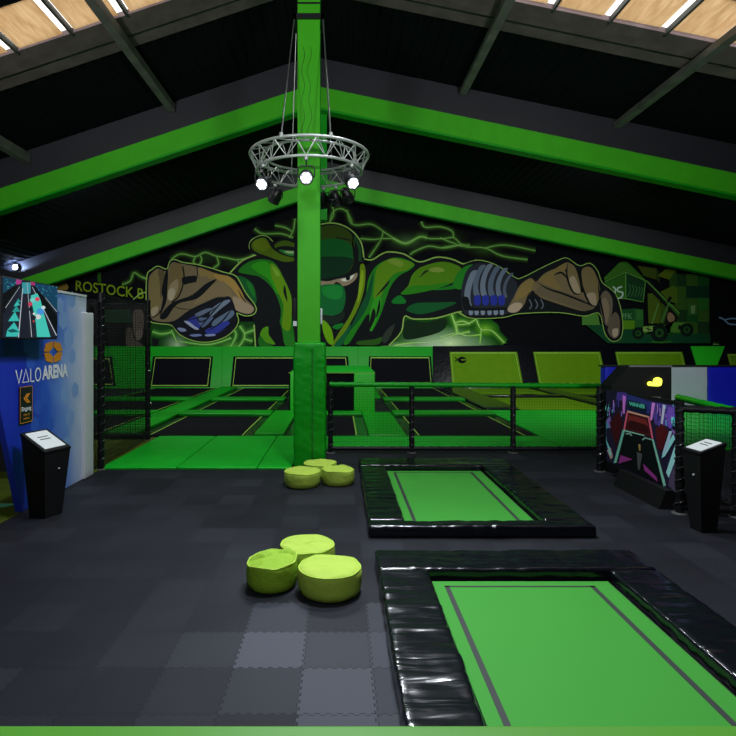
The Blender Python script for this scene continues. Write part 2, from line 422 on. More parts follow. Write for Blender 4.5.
MB().tube(pts, .005, 5).build('lacing', 'lace', pad)
bk = MB()
bk.box(-.86, 10.24, 8.25, -.29, 10.29, 8.34); bk.box(-.86, 10.71, 8.25, -.29, 10.76, 8.34); bk.box(-.86, 10.24, 8.25, -.80, 10.76, 8.34); bk.box(-.35, 10.24, 8.25, -.29, 10.76, 8.34)
bk.build('clamp_bracket', 'black_metal', col)
MB().box(-.78, 10.285, 8.54, -.37, 10.30, 8.57).build('joint_strip', 'black_metal', col)
pts = [(-.68+.03*math.sin(i*1.1), 10.295, 7.75-1.6*i/16) for i in range(17)]
MB().tube(pts, .0032, 5).build('wire', 'black_metal', col)
MB().tube([(p[0]+.12+.02*math.sin(p[2]*5), p[1], p[2]) for p in pts], .003, 5).build('wire', 'black_metal', col)
t = thing('loudspeaker', 'small black wall speaker on the left edge of the column', 'speaker', (-.835, 10.5, 2.6))
MB().soft((-.875, 10.38, 2.72), (-.79, 10.62, 3.14), .012).build('housing', 'black_plastic', t, 40)
MB().box(-.865, 10.36, 2.62, -.80, 10.50, 2.71).build('bracket', 'white', t)
o = MB().soft((-.365, 10.40, 2.65), (-.33, 10.6, 2.95), .01).build('junction_box', 'white', None, 40)
tag(o, 'small white junction box on the right edge of the column', 'box')

# ---------------------------------------------------------------- light ring
RX, RY = -.575, 10.5
ZT, ZB_ = 5.80, 5.50
ring = thing('light_truss', 'round silver truss ring hung around the tall green column', 'truss', (RX, RY, ZB_))
def circ(r, z, n=64): return [(RX+r*math.cos(2*math.pi*i/n), RY+r*math.sin(2*math.pi*i/n), z) for i in range(n)]
MB().tube(circ(1.10, ZT), .027, 8, True).build('upper_ring', 'chrome', ring, 60)
MB().tube(circ(.86, ZT), .022, 8, True).build('inner_ring', 'chrome', ring, 60)
MB().tube(circ(.98, ZB_), .027, 8, True).build('lower_ring', 'chrome', ring, 60)
A, B, D_ = circ(1.10, ZT, 36), circ(.98, ZB_, 36), circ(.86, ZT, 36)
for i in range(0, 36, 2):
    mb = MB()
    mb.tube([A[i], B[i+1], A[(i+2) % 36]], .011, 6); mb.tube([D_[i], B[i+1], D_[(i+2) % 36]], .009, 6); mb.tube([A[i], D_[(i+2) % 36]], .008, 6)
    mb.build('lattice', 'chrome', ring, 60)
for (ex, ey), top in (((-.42, -1.02), (-.84, 10.27)), ((-.42, 1.02), (-.84, 10.74)), ((.42, -1.02), (-.31, 10.27)), ((.42, 1.02), (-.31, 10.74))):
    c = MB().tube([(RX+ex, RY+ey, ZT+.03), (top[0], top[1], 8.24)], .011, 6).build('sling', 'cable', ring)
    MB().lathe([(.03, ZT-.01), (.035, ZT+.03), (.03, ZT+.07)], RX+ex, RY+ey, 10).build('shackle', 'chrome', c, 50)

def spotlight(pos, aim, lit, label, scale=1.):
    pos = Vector(pos)
    d = (Vector(aim)-pos).normalized(); rot = d.to_track_quat('Z', 'Y').to_matrix()
    t = thing('spotlight', label, 'spotlight', pos, 0, 'spotlights hanging from the truss ring')
    def xf(mb):
        mb.v = [tuple(rot @ (Vector(v)*scale) + pos) for v in mb.v]; return mb
    xf(MB().lathe([(.03, -.20), (.075, -.17), (.10, -.06), (.115, .06), (.12, .10), (.108, .10), (.103, .075)], 0, 0, 24)).build('housing', 'black_metal', t, 50)
    for i in range(3):
        xf(MB().lathe([(.108+.004, -.05+.035*i), (.122, -.045+.035*i), (.112, -.03+.035*i)], 0, 0, 24)).build('cooling_fin', 'black_metal', t, 50)
    xf(MB().lathe([(.103, .076), (.085, .088), (.045, .096), (.008, .098)], 0, 0, 24)).build('lens', 'lens_face' if lit else 'lens_off', t, 60)
    if lit:
        for k in range(7):
            cx, cy = (0, 0) if k == 6 else (.062*math.cos(k*1.047), .062*math.sin(k*1.047))
            xf(MB().lathe([(.029, .085), (.029, .102), (.02, .109), (.005, .111)], cx, cy, 12)).build('bulb', 'lens_on', t, 60)
    zt = ZB_-.028-pos.z
    mb = MB()
    for s_ in (-1, 1):
        mb.tube([pos+Vector((.14*s_, 0, 0)), pos+Vector((.14*s_, 0, .16)), pos+Vector((.10*s_, 0, .19)), pos+Vector((0, 0, .19))], .012, 6)
        mb.tube([pos+Vector((.14*s_, 0, 0)), pos+Vector((.10*s_, 0, 0))], .014, 6)
    mb.tube([pos+Vector((0, 0, .18)), pos+Vector((0, 0, zt-.01))], .013, 6)
    mb.build('yoke', 'black_metal', t, 50)
    MB().lathe([(.02, pos.z+zt-.06), (.034, pos.z+zt-.05), (.036, pos.z+zt-.02), (.03, pos.z+zt-.001)], pos.x, pos.y, 12).build('clamp', 'chrome', t, 50)
    return pos, d
def rp(a, r=.98): return (RX+r*math.cos(R(a)), RY+r*math.sin(R(a)))
lit = []
for a, z, aim, on, lab in ((-90, 5.13, (-.2, 2, 1.6), 1, 'lit spotlight shining straight ahead in front of the green column'),
        (-143, 5.14, (-3.2, 3, .8), 1, 'lit spotlight under the left side of the truss ring'),
        (-37, 5.16, (2.6, 3, .6), 1, 'lit spotlight under the right side of the truss ring'),
        (137, 5.2, (-4, 14, 1.0), 0, 'unlit spotlight at back left under the truss ring'),
        (42, 5.2, (2, 14, 1.0), 0, 'unlit spotlight at back right under the truss ring, rightmost'),
        (60, 5.2, (1.2, 14, 1.0), 0, 'unlit spotlight between the column and the rightmost lamp at the back'),
        (76, 5.18, (.2, 15, 1.0), 0, 'unlit spotlight at the back of the ring, peeking out beside the column')):
    x, y = rp(a); p, d = spotlight((x, y, z), aim, on, lab)
    if on: lit.append((p, d))

# ---------------------------------------------------------------- mural on the back wall
TF = {'A': (140, 250, 6.133), 'B': (230, 200, 4.908), 'C': (330, 210, 5.257), 'D': (440, 230, 3.874), 'E': (590, 250, 5.041), 'G': (60, 260, 6.69), 'Z': (0, 0, 1)}
MUR = MB(); lay = [0]; YM = 28.385
GAIN = 1.5
def pc(c):
    if c[0] > c[1] > c[2] and c[0] > 60: g_ = sum(c)/3; c = [x*.8+g_*.2 for x in c]
    return tuple(min(.95, x*GAIN) for x in lin(c))
def mp(tg, p, off=None):
    ox, oy, s_ = TF[tg]; lay_d = YM-lay[0]*.0002
    v = P(ox+p[0]/s_, oy+p[1]/s_, lay_d); v.z = max(v.z, 2.03); return v
def poly(tg, c, pts, sm=True):
    lay[0] += 1
    if sm: pts = smoothpts(pts)
    MUR.add([mp(tg, p) for p in pts], [tuple(range(len(pts)))], 0, pc(c))
def stroke(tg, c, pts, w, close=False, taper=False, sm=True):
    lay[0] += 1
    if sm: pts = smoothpts(pts, close)
    q = [mp(tg, p) for p in pts]; W = w/TF[tg][2]*YM/F; n = len(q)
    ww = [W*max(.12, math.sin(math.pi*(i+.3)/n)) for i in range(n)] if taper else W
    ribbon(MUR, q, ww, pc(c), 0, close, Vector((0, 1, 0)))
DK = (13, 16, 18); HALO = (118, 150, 72)
PEND = []
def lum(c): return c[0]*.3+c[1]*.6+c[2]*.1
def bolt(tg, pts, w=1., c0=(5, 7, 5), c1=(78, 138, 44), core=(128, 165, 100)):
    s_ = TF[tg][2]/5
    for q in range(1, 12):
        t = q/11; c = [c0[k]+(c1[k]-c0[k])*t**1.7 for k in range(3)]
        PEND.append((lum(c), stroke, (tg, c, pts, (54*(1-t)**1.4+2.6)*w*s_)))
    PEND.append((lum(core), stroke, (tg, core, pts, 1.6*w*s_)))
def blob(tg, x, y, rx, ry, c1, c0=(5, 7, 5), e=1.5):
    for q in range(1, 15):
        t = q/14; f = max((1-t)**.8, .05); c = [c0[k]+(c1[k]-c0[k])*t**e for k in range(3)]
        PEND.append((lum(c), poly, (tg, c, [(x+rx*f*math.cos(a*.3142), y+ry*f*math.sin(a*.3142)) for a in range(20)], False)))
def flush():
    for l, fn, a in sorted(PEND, key=lambda p: p[0]): fn(*a)
    PEND.clear()
for a in (('C', 410, 165, 150, 70, (52, 84, 44)), ('C', 630, 150, 110, 60, (30, 60, 16)), ('C', 270, 130, 80, 60, (24, 50, 14)), ('D', 175, 72, 90, 45, (36, 72, 16)), ('D', 45, 45, 60, 40, (28, 56, 14)), ('A', 400, 45, 160, 70, (24, 46, 16)), ('A', 590, 70, 120, 60, (24, 48, 14)), ('B', 295, 150, 90, 60, (30, 52, 18))): blob(*a)
# lightning over the dark wall
for tg, pts in (('C', [(90, 0), (105, 60), (140, 80), (220, 75), (290, 120), (340, 150), (400, 170), (470, 140), (520, 150), (600, 150), (650, 145), (690, 180), (736, 185)]),
                ('C', [(480, 60), (500, 90), (580, 88), (640, 110), (650, 145)]), ('C', [(280, 110), (270, 150), (240, 200), (205, 250)]), ('C', [(160, 150), (225, 155), (280, 150), (340, 150)]),
                ('C', [(420, 235), (450, 215), (520, 190), (600, 200), (700, 180)]), ('C', [(0, 60), (20, 20), (10, -30)]),
                ('D', [(0, 30), (50, 50), (100, 65), (175, 70), (240, 100), (340, 115)]), ('D', [(175, 70), (250, 58), (370, 80)]), ('D', [(0, 70), (60, 60), (110, 67)]),
                ('B', [(120, 140), (160, 165), (250, 165), (310, 185)]), ('B', [(320, 90), (310, 150), (290, 185)]), ('B', [(220, 125), (270, 135), (305, 155)]),
                ('A', [(190, 60), (230, 30), (270, 25), (340, 40), (400, 15), (460, 35), (540, 50), (600, 60), (680, 40), (720, 0)]), ('A', [(340, 40), (328, 75), (360, 92), (378, 60), (370, 35)]), ('A', [(470, 40), (482, 85), (450, 110)]), ('A', [(600, 60), (610, 100), (590, 135)]),
                ('A', [(0, 160), (40, 180)]), ('G', [(415, 165), (470, 140), (495, 85), (540, 110), (585, 125)]), ('B', [(490, 110), (505, 60), (540, 42), (575, 60), (600, 110)]), ('E', [(620, 475), (650, 480)])):
    bolt(tg, pts, .95)
bolt('C', [(330, 150), (400, 178), (470, 142), (510, 146)], 1.7)
poly('C', (110, 130, 110), [(385, 175), (410, 160), (450, 145), (475, 140), (455, 165), (420, 190), (405, 215)])
flush()
# ROSTOCK lettering and sparks at the left
lay[0] += 1
v0, v1 = mp('G', (105, 205)), mp('G', (560, 262)); up_ = mp('G', (105, 135))-v0
text(MUR, 'ROSTOCK B', v0, v1-v0, up_, .012, pc((96, 118, 18)))
poly('G', (112, 88, 28), [(-60, 165), (-30, 135), (5, 130), (40, 150), (55, 190), (20, 205), (-50, 195)])
poly('G', (30, 70, 12), [(250, 75), (272, 75), (275, 150), (252, 150)], False)
# left: second fist behind the net
poly('G', DK, [(430, 470), (470, 340), (540, 310), (585, 370), (570, 600), (440, 600)])
stroke('G', HALO, [(490, 265), (540, 225), (590, 215)], 7)
poly('G', (88, 76, 66), [(490, 350), (540, 330), (562, 380), (552, 500), (520, 542), (492, 480)])
poly('G', (80, 70, 62), [(445, 470), (475, 455), (500, 530), (545, 560), (560, 600), (455, 600)])
poly('G', (108, 96, 86), [(505, 480), (545, 470), (548, 510), (520, 535)])
poly('G', (20, 50, 34), [(300, 330), (470, 330), (490, 420), (300, 420)], False)
# green burst under the left hand
poly('A', (14, 52, 16), [(60, 455), (110, 440), (240, 455), (400, 470), (560, 440), (700, 440), (712, 600), (62, 600)], False)
poly('A', DK, [(75, 520), (185, 520), (185, 595), (75, 590)], False)
for pts in ([(75, 500), (130, 515), (190, 505)], [(190, 490), (215, 540), (240, 600)], [(610, 465), (640, 510), (635, 550), (600, 600)], [(640, 512), (700, 490)], [(560, 470), (590, 520), (555, 595)], [(240, 560), (420, 580), (560, 540)], [(640, 545), (690, 560)]): bolt('A', pts, 1.1, (14, 52, 16), (96, 165, 60), (150, 185, 120))
blob('A', 225, 585, 120, 110, (140, 165, 130), (14, 52, 16)); blob('A', 560, 590, 130, 60, (80, 140, 50), (14, 52, 16))
flush()
# green burst under the right arm
poly('C', (16, 66, 10), [(385, 560), (440, 575), (560, 570), (700, 530), (740, 560), (760, 712), (310, 712)], False)
poly('D', (16, 66, 10), [(0, 335), (90, 340), (200, 345), (262, 440), (0, 440)], False)
blob('C', 600, 730, 330, 150, (170, 200, 160), (14, 56, 10)); blob('D', 30, 440, 130, 62, (180, 205, 160), (14, 60, 10)); blob('D', 175, 385, 60, 40, (110, 165, 40), (18, 70, 10))
poly('C', (16, 36, 20), [(400, 580), (500, 590), (600, 570), (640, 600), (600, 650), (480, 680), (380, 690), (370, 650)])
U = dict(c0=(14, 60, 10), c1=(120, 180, 60), core=(175, 200, 140))
for pts in ([(640, 550), (660, 610), (665, 650)], [(665, 590), (700, 585), (736, 600)], [(340, 712), (420, 700), (560, 690), (660, 655), (736, 640)]): bolt('C', pts, 1.3, **U)
for pts in ([(45, 330), (65, 365), (110, 362), (140, 345)], [(65, 365), (70, 395), (105, 410), (160, 405)], [(140, 345), (160, 385), (200, 390), (250, 438)], [(160, 385), (155, 440)], [(0, 415), (60, 400), (105, 410)]): bolt('D', pts, 1.0, **U)
blob('C', 600, 735, 300, 140, (185, 205, 175), (14, 60, 10), .8); blob('C', 400, 722, 150, 40, (150, 185, 130), (14, 60, 10), .8); blob('D', 40, 440, 125, 60, (190, 210, 165), (14, 60, 10), .8)
flush()
poly('C', (14, 34, 18), [(405, 585), (500, 592), (590, 575), (615, 600), (580, 640), (480, 670), (400, 680), (385, 650)])
# body, dark ground
poly('B', DK, [(0, 362), (60, 300), (150, 268), (250, 285), (330, 265), (440, 200), (480, 330), (480, 719), (130, 719), (120, 600), (60, 480), (10, 420)], False)
poly('C', DK, [(-40, 300), (100, 260), (180, 300), (240, 250), (310, 220), (390, 235), (470, 275), (560, 250), (640, 260), (710, 285), (760, 270), (760, 560), (700, 530), (560, 570), (440, 575), (395, 560), (380, 640), (315, 712), (-40, 712)], False)
stroke('C', HALO, [(168, 255), (220, 262), (265, 235), (310, 220), (390, 232), (470, 273), (560, 248), (640, 258), (710, 285), (770, 262)], 7)
stroke('C', HALO, [(310, 712), (375, 640), (392, 560), (440, 573), (560, 568), (690, 534), (740, 560)], 7)
stroke('B', HALO, [(0, 358), (60, 298), (130, 268)], 7); stroke('B', HALO, [(118, 612), (125, 720)], 7)
# left shoulder
poly('B', (24, 92, 20), [(40, 350), (90, 305), (160, 290), (220, 310), (262, 380), (300, 470), (302, 560), (318, 705), (285, 690), (240, 640), (250, 540), (212, 440), (150, 380), (90, 365)])
poly('B', (34, 120, 18), [(105, 320), (170, 300), (215, 340), (250, 420), (230, 460), (190, 390), (130, 350)])
poly('B', (78, 118, 14), [(200, 312), (235, 335), (265, 390), (300, 470), (302, 560), (292, 640), (255, 620), (262, 520), (235, 450), (205, 380)])
poly('B', (96, 138, 40), [(205, 325), (230, 340), (245, 370), (225, 370)])
poly('B', (14, 72, 32), [(30, 375), (80, 385), (118, 425), (130, 500), (105, 500), (70, 440)])
poly('B', (22, 96, 30), [(80, 395), (115, 430), (122, 480), (95, 440)])
for q in ([(215, 480), (225, 560), (205, 520)], [(245, 600), (262, 690), (230, 640)], [(270, 420), (282, 500), (262, 450)]): poly('B', DK, q)
poly('B', (66, 122, 18), [(160, 632), (188, 622), (190, 660), (222, 708), (180, 700), (148, 668)])
poly('B', (24, 88, 22), [(150, 668), (178, 700), (210, 718), (150, 718), (138, 690)])
poly('B', (30, 100, 26), [(262, 640), (300, 660), (322, 712), (270, 712)])
# knot of the bandana
stroke('B', HALO, [(130, 268), (98, 240), (104, 200), (150, 176), (185, 182), (212, 208)], 7)
poly('B', DK, [(95, 225), (110, 195), (150, 176), (185, 182), (215, 205), (270, 186), (335, 215), (335, 310), (260, 312), (180, 285), (110, 262)])
poly('B', (62, 84, 12), [(105, 225), (118, 200), (150, 186), (178, 190), (210, 240), (260, 270), (330, 290), (270, 304), (190, 278), (125, 254)])
poly('B', (76, 96, 14), [(118, 205), (150, 190), (172, 195), (195, 230), (160, 250), (118, 232)])
poly('B', (52, 74, 12), [(218, 220), (265, 198), (320, 215), (335, 240), (280, 240), (235, 242)])
poly('B', DK, [(225, 235), (280, 226), (335, 240), (335, 262), (260, 260)])
poly('B', (36, 96, 40), [(240, 245), (290, 248), (332, 252), (332, 276), (280, 270)])
poly('B', (120, 150, 100), [(270, 250), (332, 254), (332, 262), (285, 262)])
# head
poly('C', DK, [(-190, 200), (-140, 100), (0, 68), (70, 82), (125, 118), (165, 175), (180, 255), (170, 320), (140, 420), (90, 545), (30, 600), (-60, 600), (-120, 520), (-170, 380)])
stroke('C', HALO, [(-100, 85), (0, 68), (70, 82), (125, 118), (165, 175), (178, 250)], 7)
poly('C', (46, 64, 12), [(-170, 210), (-120, 115), (0, 80), (68, 94), (112, 130), (128, 200), (120, 150), (40, 140), (-80, 160)])
poly('C', (40, 58, 12), [(-175, 300), (-120, 130), (0, 84), (66, 98), (108, 130), (118, 200), (120, 290), (60, 345), (-100, 360)])
poly('C', (10, 74, 28), [(-150, 240), (-60, 165), (20, 150), (95, 170), (118, 210), (116, 290), (60, 340), (-100, 355)])
poly('C', (8, 40, 24), [(-150, 300), (-60, 250), (40, 245), (115, 255), (114, 295), (60, 345), (-100, 362)])
stroke('C', DK, [(30, 145), (70, 150), (110, 160)], 6)
stroke('C', (20, 60, 26), [(130, 140), (155, 200), (158, 270)], 14)
poly('C', (126, 108, 84), [(-110, 362), (-20, 375), (40, 362), (100, 350), (142, 330), (136, 362), (90, 396), (30, 400), (-60, 394)])
poly('C', (182, 182, 172), [(56, 366), (100, 352), (128, 338), (112, 364), (80, 376)])
poly('C', DK, [(84, 352), (104, 346), (104, 366), (88, 370)])
poly('C', (24, 26, 22), [(34, 378), (60, 392), (40, 402), (20, 392)])
poly('C', (14, 84, 40), [(-90, 430), (-40, 395), (30, 390), (68, 400), (82, 450), (70, 520), (30, 552), (-60, 548)])
poly('C', (20, 110, 44), [(-40, 405), (40, 395), (66, 420), (60, 460), (20, 470), (-30, 450)])
poly('C', (22, 34, 28), [(-60, 590), (-50, 552), (40, 556), (70, 530), (75, 560), (30, 600)])
poly('C', (84, 112, 14), [(160, 288), (184, 298), (182, 400), (150, 510), (80, 640), (30, 712), (10, 712), (50, 640), (110, 545), (148, 440), (156, 360)])
poly('C', (112, 140, 24), [(164, 320), (176, 330), (172, 400), (146, 490), (150, 420)])
poly('B', (86, 138, 12), [(452, 590), (478, 605), (500, 640), (508, 705), (482, 702), (458, 650)])
poly('C', (16, 104, 34), [(12, 612), (60, 595), (70, 605), (40, 628)])
poly('C', (14, 78, 44), [(20, 712), (70, 650), (110, 600), (90, 660), (60, 712)])
# right shoulder and arm
poly('C', (26, 104, 22), [(200, 370), (230, 310), (270, 275), (340, 250), (400, 260), (445, 285), (420, 315), (365, 345), (320, 400), (290, 480), (262, 560), (215, 640), (205, 545), (150, 620), (100, 700), (72, 700), (120, 610), (175, 520), (190, 440)])
poly('C', (74, 112, 16), [(250, 300), (320, 255), (390, 262), (440, 285), (405, 315), (340, 335), (300, 380), (262, 460), (230, 470), (235, 380)])
poly('C', (96, 122, 40), [(300, 268), (340, 256), (385, 275), (375, 300), (340, 290)])
poly('C', (40, 124, 26), [(230, 470), (270, 460), (258, 540), (215, 640), (208, 560)])
for q in ([(310, 370), (240, 455), (300, 400)], [(225, 520), (200, 640), (240, 560)], [(260, 470), (240, 570), (262, 520)]): poly('C', DK, q)
poly('C', (12, 66, 34), [(190, 440), (215, 360), (230, 330), (215, 450), (180, 540), (100, 640), (130, 570)])
poly('C', (64, 106, 14), [(430, 345), (470, 305), (540, 280), (600, 272), (655, 285), (690, 310), (665, 370), (560, 412), (440, 440), (372, 442), (410, 400)])
poly('C', (34, 104, 18), [(430, 400), (520, 395), (640, 380), (570, 412), (440, 440), (372, 442)])
poly('C', (104, 126, 50), [(520, 312), (560, 300), (600, 312), (590, 326), (540, 326)])
stroke('C', DK, [(470, 356), (500, 325), (520, 318)], 9, taper=True)
poly('C', (14, 96, 32), [(325, 478), (365, 448), (398, 475), (390, 492), (335, 492)])
poly('C', (14, 70, 34), [(400, 522), (450, 490), (560, 486), (660, 484), (640, 502), (560, 530), (480, 548), (430, 540)])
poly('C', (22, 98, 28), [(680, 350), (700, 320), (740, 298), (732, 340), (700, 390), (650, 415), (540, 420), (640, 395)])
poly('C', (36, 74, 20), [(150, 690), (230, 680), (275, 668), (250, 708), (148, 708)])
poly('C', (36, 46, 38), [(270, 680), (300, 630), (340, 600), (320, 660), (290, 700)])
# left hand
LH = [(45, 160), (75, 122), (110, 102), (165, 120), (185, 72), (215, 62), (260, 78), (350, 92), (440, 115), (510, 138), (580, 158), (612, 200), (645, 262), (706, 345), (700, 388), (650, 402), (592, 385), (602, 430), (582, 480), (520, 532), (420, 562), (320, 552), (240, 512), (195, 460), (110, 448), (62, 430), (42, 340)]
stroke('A', HALO, LH, 12, True)
poly('A', DK, LH)
poly('A', (98, 84, 58), [(55, 175), (80, 135), (110, 115), (160, 130), (195, 78), (240, 82), (350, 104), (450, 140), (560, 170), (605, 225), (640, 290), (698, 352), (685, 388), (640, 390), (582, 362), (552, 296), (480, 290), (420, 312), (300, 370), (205, 436), (100, 436), (65, 405), (52, 300)])
poly('A', (104, 90, 50), [(58, 180), (84, 138), (112, 120), (145, 140), (138, 230), (118, 350), (75, 385), (55, 280)])
poly('A', (78, 66, 40), [(112, 120), (150, 135), (148, 210), (128, 300), (120, 200)])
poly('A', DK, [(160, 125), (172, 135), (168, 230), (160, 320), (120, 405), (140, 300), (132, 250)])
poly('A', (96, 80, 44), [(196, 84), (240, 84), (266, 110), (268, 180), (240, 270), (200, 315), (168, 290), (172, 200), (182, 130)])
poly('A', (122, 106, 76), [(196, 200), (230, 180), (232, 240), (200, 300), (176, 285), (178, 230)])
poly('A', (142, 128, 104), [(178, 242), (212, 240), (212, 285), (190, 312), (170, 292)])
poly('A', (134, 120, 92), [(68, 366), (105, 345), (112, 372), (78, 408)])
stroke('A', DK, [(262, 100), (270, 180), (240, 280), (195, 320)], 9)
poly('A', DK, [(258, 172), (300, 160), (345, 160), (338, 195), (300, 205), (265, 212)])
stroke('A', DK, [(348, 100), (352, 150), (340, 200)], 6)
poly('A', (118, 96, 48), [(362, 108), (440, 135), (480, 150), (440, 180), (400, 160), (370, 160)])
poly('A', (140, 108, 44), [(450, 150), (520, 155), (562, 172), (606, 226), (640, 295), (620, 310), (585, 265), (540, 215), (480, 185)])
poly('A', (108, 90, 60), [(420, 230), (500, 190), (545, 230), (575, 290), (520, 280), (470, 285), (400, 310), (330, 330)])
poly('A', (132, 112, 88), [(572, 285), (625, 305), (680, 340), (698, 360), (680, 386), (640, 388), (590, 368), (572, 330)])
stroke('A', DK, [(600, 240), (625, 290), (650, 325)], 7, taper=True)
poly('A', DK, [(120, 412), (175, 340), (230, 308), (320, 275), (400, 210), (470, 178), (430, 225), (350, 298), (230, 332), (160, 420)])
stroke('A', DK, [(195, 340), (250, 360), (330, 365)], 5, taper=True)
stroke('A', DK, [(75, 415), (110, 395), (125, 370)], 7)
WR = [(200, 452), (270, 398), (380, 345), (490, 300), (555, 290), (592, 400), (572, 478), (510, 530), (420, 555), (320, 545), (240, 505)]
poly('A', (16, 18, 26), WR)
for c, pts in (((80, 90, 112), [(340, 392), (415, 358), (450, 362), (380, 405), (352, 412)]), ((92, 104, 124), [(450, 352), (500, 318), (545, 304), (548, 320), (490, 365), (440, 408), (425, 400)]),
               ((38, 46, 118), [(278, 440), (335, 405), (352, 430), (372, 470), (340, 482), (300, 462)]), ((70, 82, 112), [(352, 415), (400, 415), (450, 412), (420, 450), (385, 475), (362, 450)]),
               ((76, 90, 112), [(455, 430), (510, 395), (560, 368), (578, 392), (540, 430), (470, 465), (440, 462)]), ((40, 48, 128), [(400, 492), (450, 470), (530, 435), (548, 460), (490, 505), (420, 515)]),
               ((108, 116, 150), [(230, 478), (270, 480), (284, 496), (250, 500)]), ((96, 108, 150), [(305, 520), (360, 515), (380, 525), (330, 532)]), ((112, 120, 160), [(400, 518), (455, 515), (460, 526), (410, 530)]),
               ((130, 138, 160), [(270, 436), (300, 440), (340, 470), (362, 485), (340, 488), (300, 462)])): poly('A', c, pts)
for pts in ([(360, 485), (430, 400), (520, 300)], [(410, 500), (500, 440), (570, 350)], [(290, 430), (380, 405), (470, 350)], [(470, 515), (560, 450), (590, 400)], [(350, 395), (365, 440), (420, 420)]): stroke('A', (14, 16, 22), pts, 9, taper=True)
# harbour picture at the right: stacked boxes, container and reach stacker
poly('E', (12, 58, 32), [(-30, 370), (60, 372), (240, 395), (440, 395), (605, 420), (608, 470), (90, 470)], False)
random.seed(3)
for i in range(3):
    for j in range(5):
        x0, y0 = 428+58*i, 120+60*j; g = random.choice([(16, 62, 22), (20, 48, 22), (30, 82, 26), (10, 44, 26), (40, 74, 22)])
        poly('E', g, [(x0, y0), (x0+57, y0+4), (x0+57, y0+63), (x0, y0+60)], False)
for c, pts in (((48, 62, 12), [(240, 80), (335, 92), (335, 150), (270, 130)]), ((28, 44, 14), [(335, 92), (352, 120), (352, 170), (335, 150)]), ((66, 84, 14), [(340, 130), (382, 95), (435, 98), (400, 150)]), ((30, 60, 18), [(400, 150), (435, 98), (440, 190), (400, 200)]),
               ((60, 84, 16), [(345, 215), (420, 180), (440, 190), (440, 270), (360, 250)]), ((58, 78, 14), [(290, 220), (345, 215), (360, 300), (350, 370), (295, 370)]), ((44, 70, 16), [(360, 260), (440, 280), (440, 370), (352, 370)]),
               ((30, 78, 30), [(225, 295), (268, 300), (270, 390), (225, 390)]), ((20, 66, 30), [(145, 300), (225, 295), (225, 355), (150, 355)]), ((66, 112, 14), [(155, 355), (225, 355), (225, 398), (155, 400)]), ((40, 92, 40), [(235, 300), (266, 302), (266, 350), (235, 350)]),
               ((40, 80, 30), [(495, 270), (540, 268), (540, 326), (497, 328)]), ((92, 120, 70), [(508, 282), (530, 278), (528, 320), (510, 318)]),
               ((44, 88, 24), [(150, 62), (180, 60), (285, 155), (180, 108), (75, 155), (70, 140)]), ((36, 78, 20), [(75, 165), (180, 118), (180, 245), (140, 240), (78, 222)]), ((16, 48, 24), [(180, 118), (278, 158), (268, 265), (180, 245)]),
               ((60, 104, 40), [(-40, 330), (40, 320), (50, 378), (-40, 378)])): poly('E', c, pts, False)
for pts in ([(75, 160), (180, 112), (280, 155)], [(180, 112), (180, 245)], [(280, 155), (268, 262), (180, 245), (135, 242)]): stroke('E', (70, 120, 50), pts, 5, sm=False)
for x in (195, 212, 228, 244, 258): stroke('E', (44, 92, 48), [(x, 170+(x-195)*.3), (x+8, 200), (x-4, 235)], 4)
for pts in ([(162, 185), (140, 192), (142, 208), (165, 215), (158, 238), (130, 246)], [(115, 185), (130, 200), (118, 230)]): stroke('E', (140, 165, 150), pts, 8)
lay[0] += 1; g0 = mp('E', (158, 348)); text(MUR, 'PFK', g0, mp('E', (214, 348))-g0, mp('E', (158, 320))-g0, 0, pc((80, 130, 84)))
poly('E', DK, [(285, 150), (300, 150), (455, 325), (440, 350), (385, 290), (285, 190)], False)
poly('E', (38, 84, 22), [(165, 55), (190, 62), (452, 318), (448, 338), (300, 172)], False)
stroke('E', (80, 128, 50), [(285, 155), (450, 318)], 5, sm=False)
stroke('E', (70, 110, 50), [(345, 270), (312, 372)], 8, sm=False); stroke('E', (60, 100, 44), [(408, 240), (360, 366)], 9, sm=False); stroke('E', DK, [(408, 236), (392, 262)], 16, sm=False)
poly('E', DK, [(370, 400), (385, 330), (400, 300), (425, 320), (440, 370), (420, 410)])
poly('E', (124, 96, 66), [(390, 345), (395, 318), (412, 318), (428, 340), (420, 358), (400, 362)])
poly('E', (46, 92, 26), [(268, 384), (385, 376), (402, 418), (440, 420), (490, 395), (492, 366), (425, 362), (405, 392), (404, 425), (270, 425)], False)
poly('E', (62, 108, 34), [(420, 366), (490, 366), (490, 400), (440, 412), (410, 412)], False)
poly('E', DK, [(445, 380), (462, 380), (462, 402), (445, 402)], False)
for x, y, r in ((243, 420, 30), (350, 418, 44), (488, 402, 34)):
    ring_ = lambda q: [(x+q*math.cos(a*.5236), y+q*math.sin(a*.5236)) for a in range(12)]
    poly('E', (10, 24, 18), ring_(r)); poly('E', (28, 70, 28), ring_(r*.5)); poly('E', (12, 30, 18), ring_(r*.25))
for pts in ([(268, 388), (290, 385), (290, 412), (268, 412)], [(296, 385), (316, 384), (316, 410), (296, 412)]): poly('E', (112, 144, 70), pts, False)
stroke('E', DK, [(280, 392), (310, 405)], 5, sm=False)
stroke('E', (40, 90, 30), [(310, 462), (360, 466), (410, 460)], 8)
for w, c in ((16, (16, 30, 48)), (7, (60, 90, 120)), (3, (120, 150, 170))):
    stroke('E', c, [(650, 340), (675, 350), (700, 372), (745, 376)], w); stroke('E', c, [(680, 352), (715, 345), (745, 348)], w)
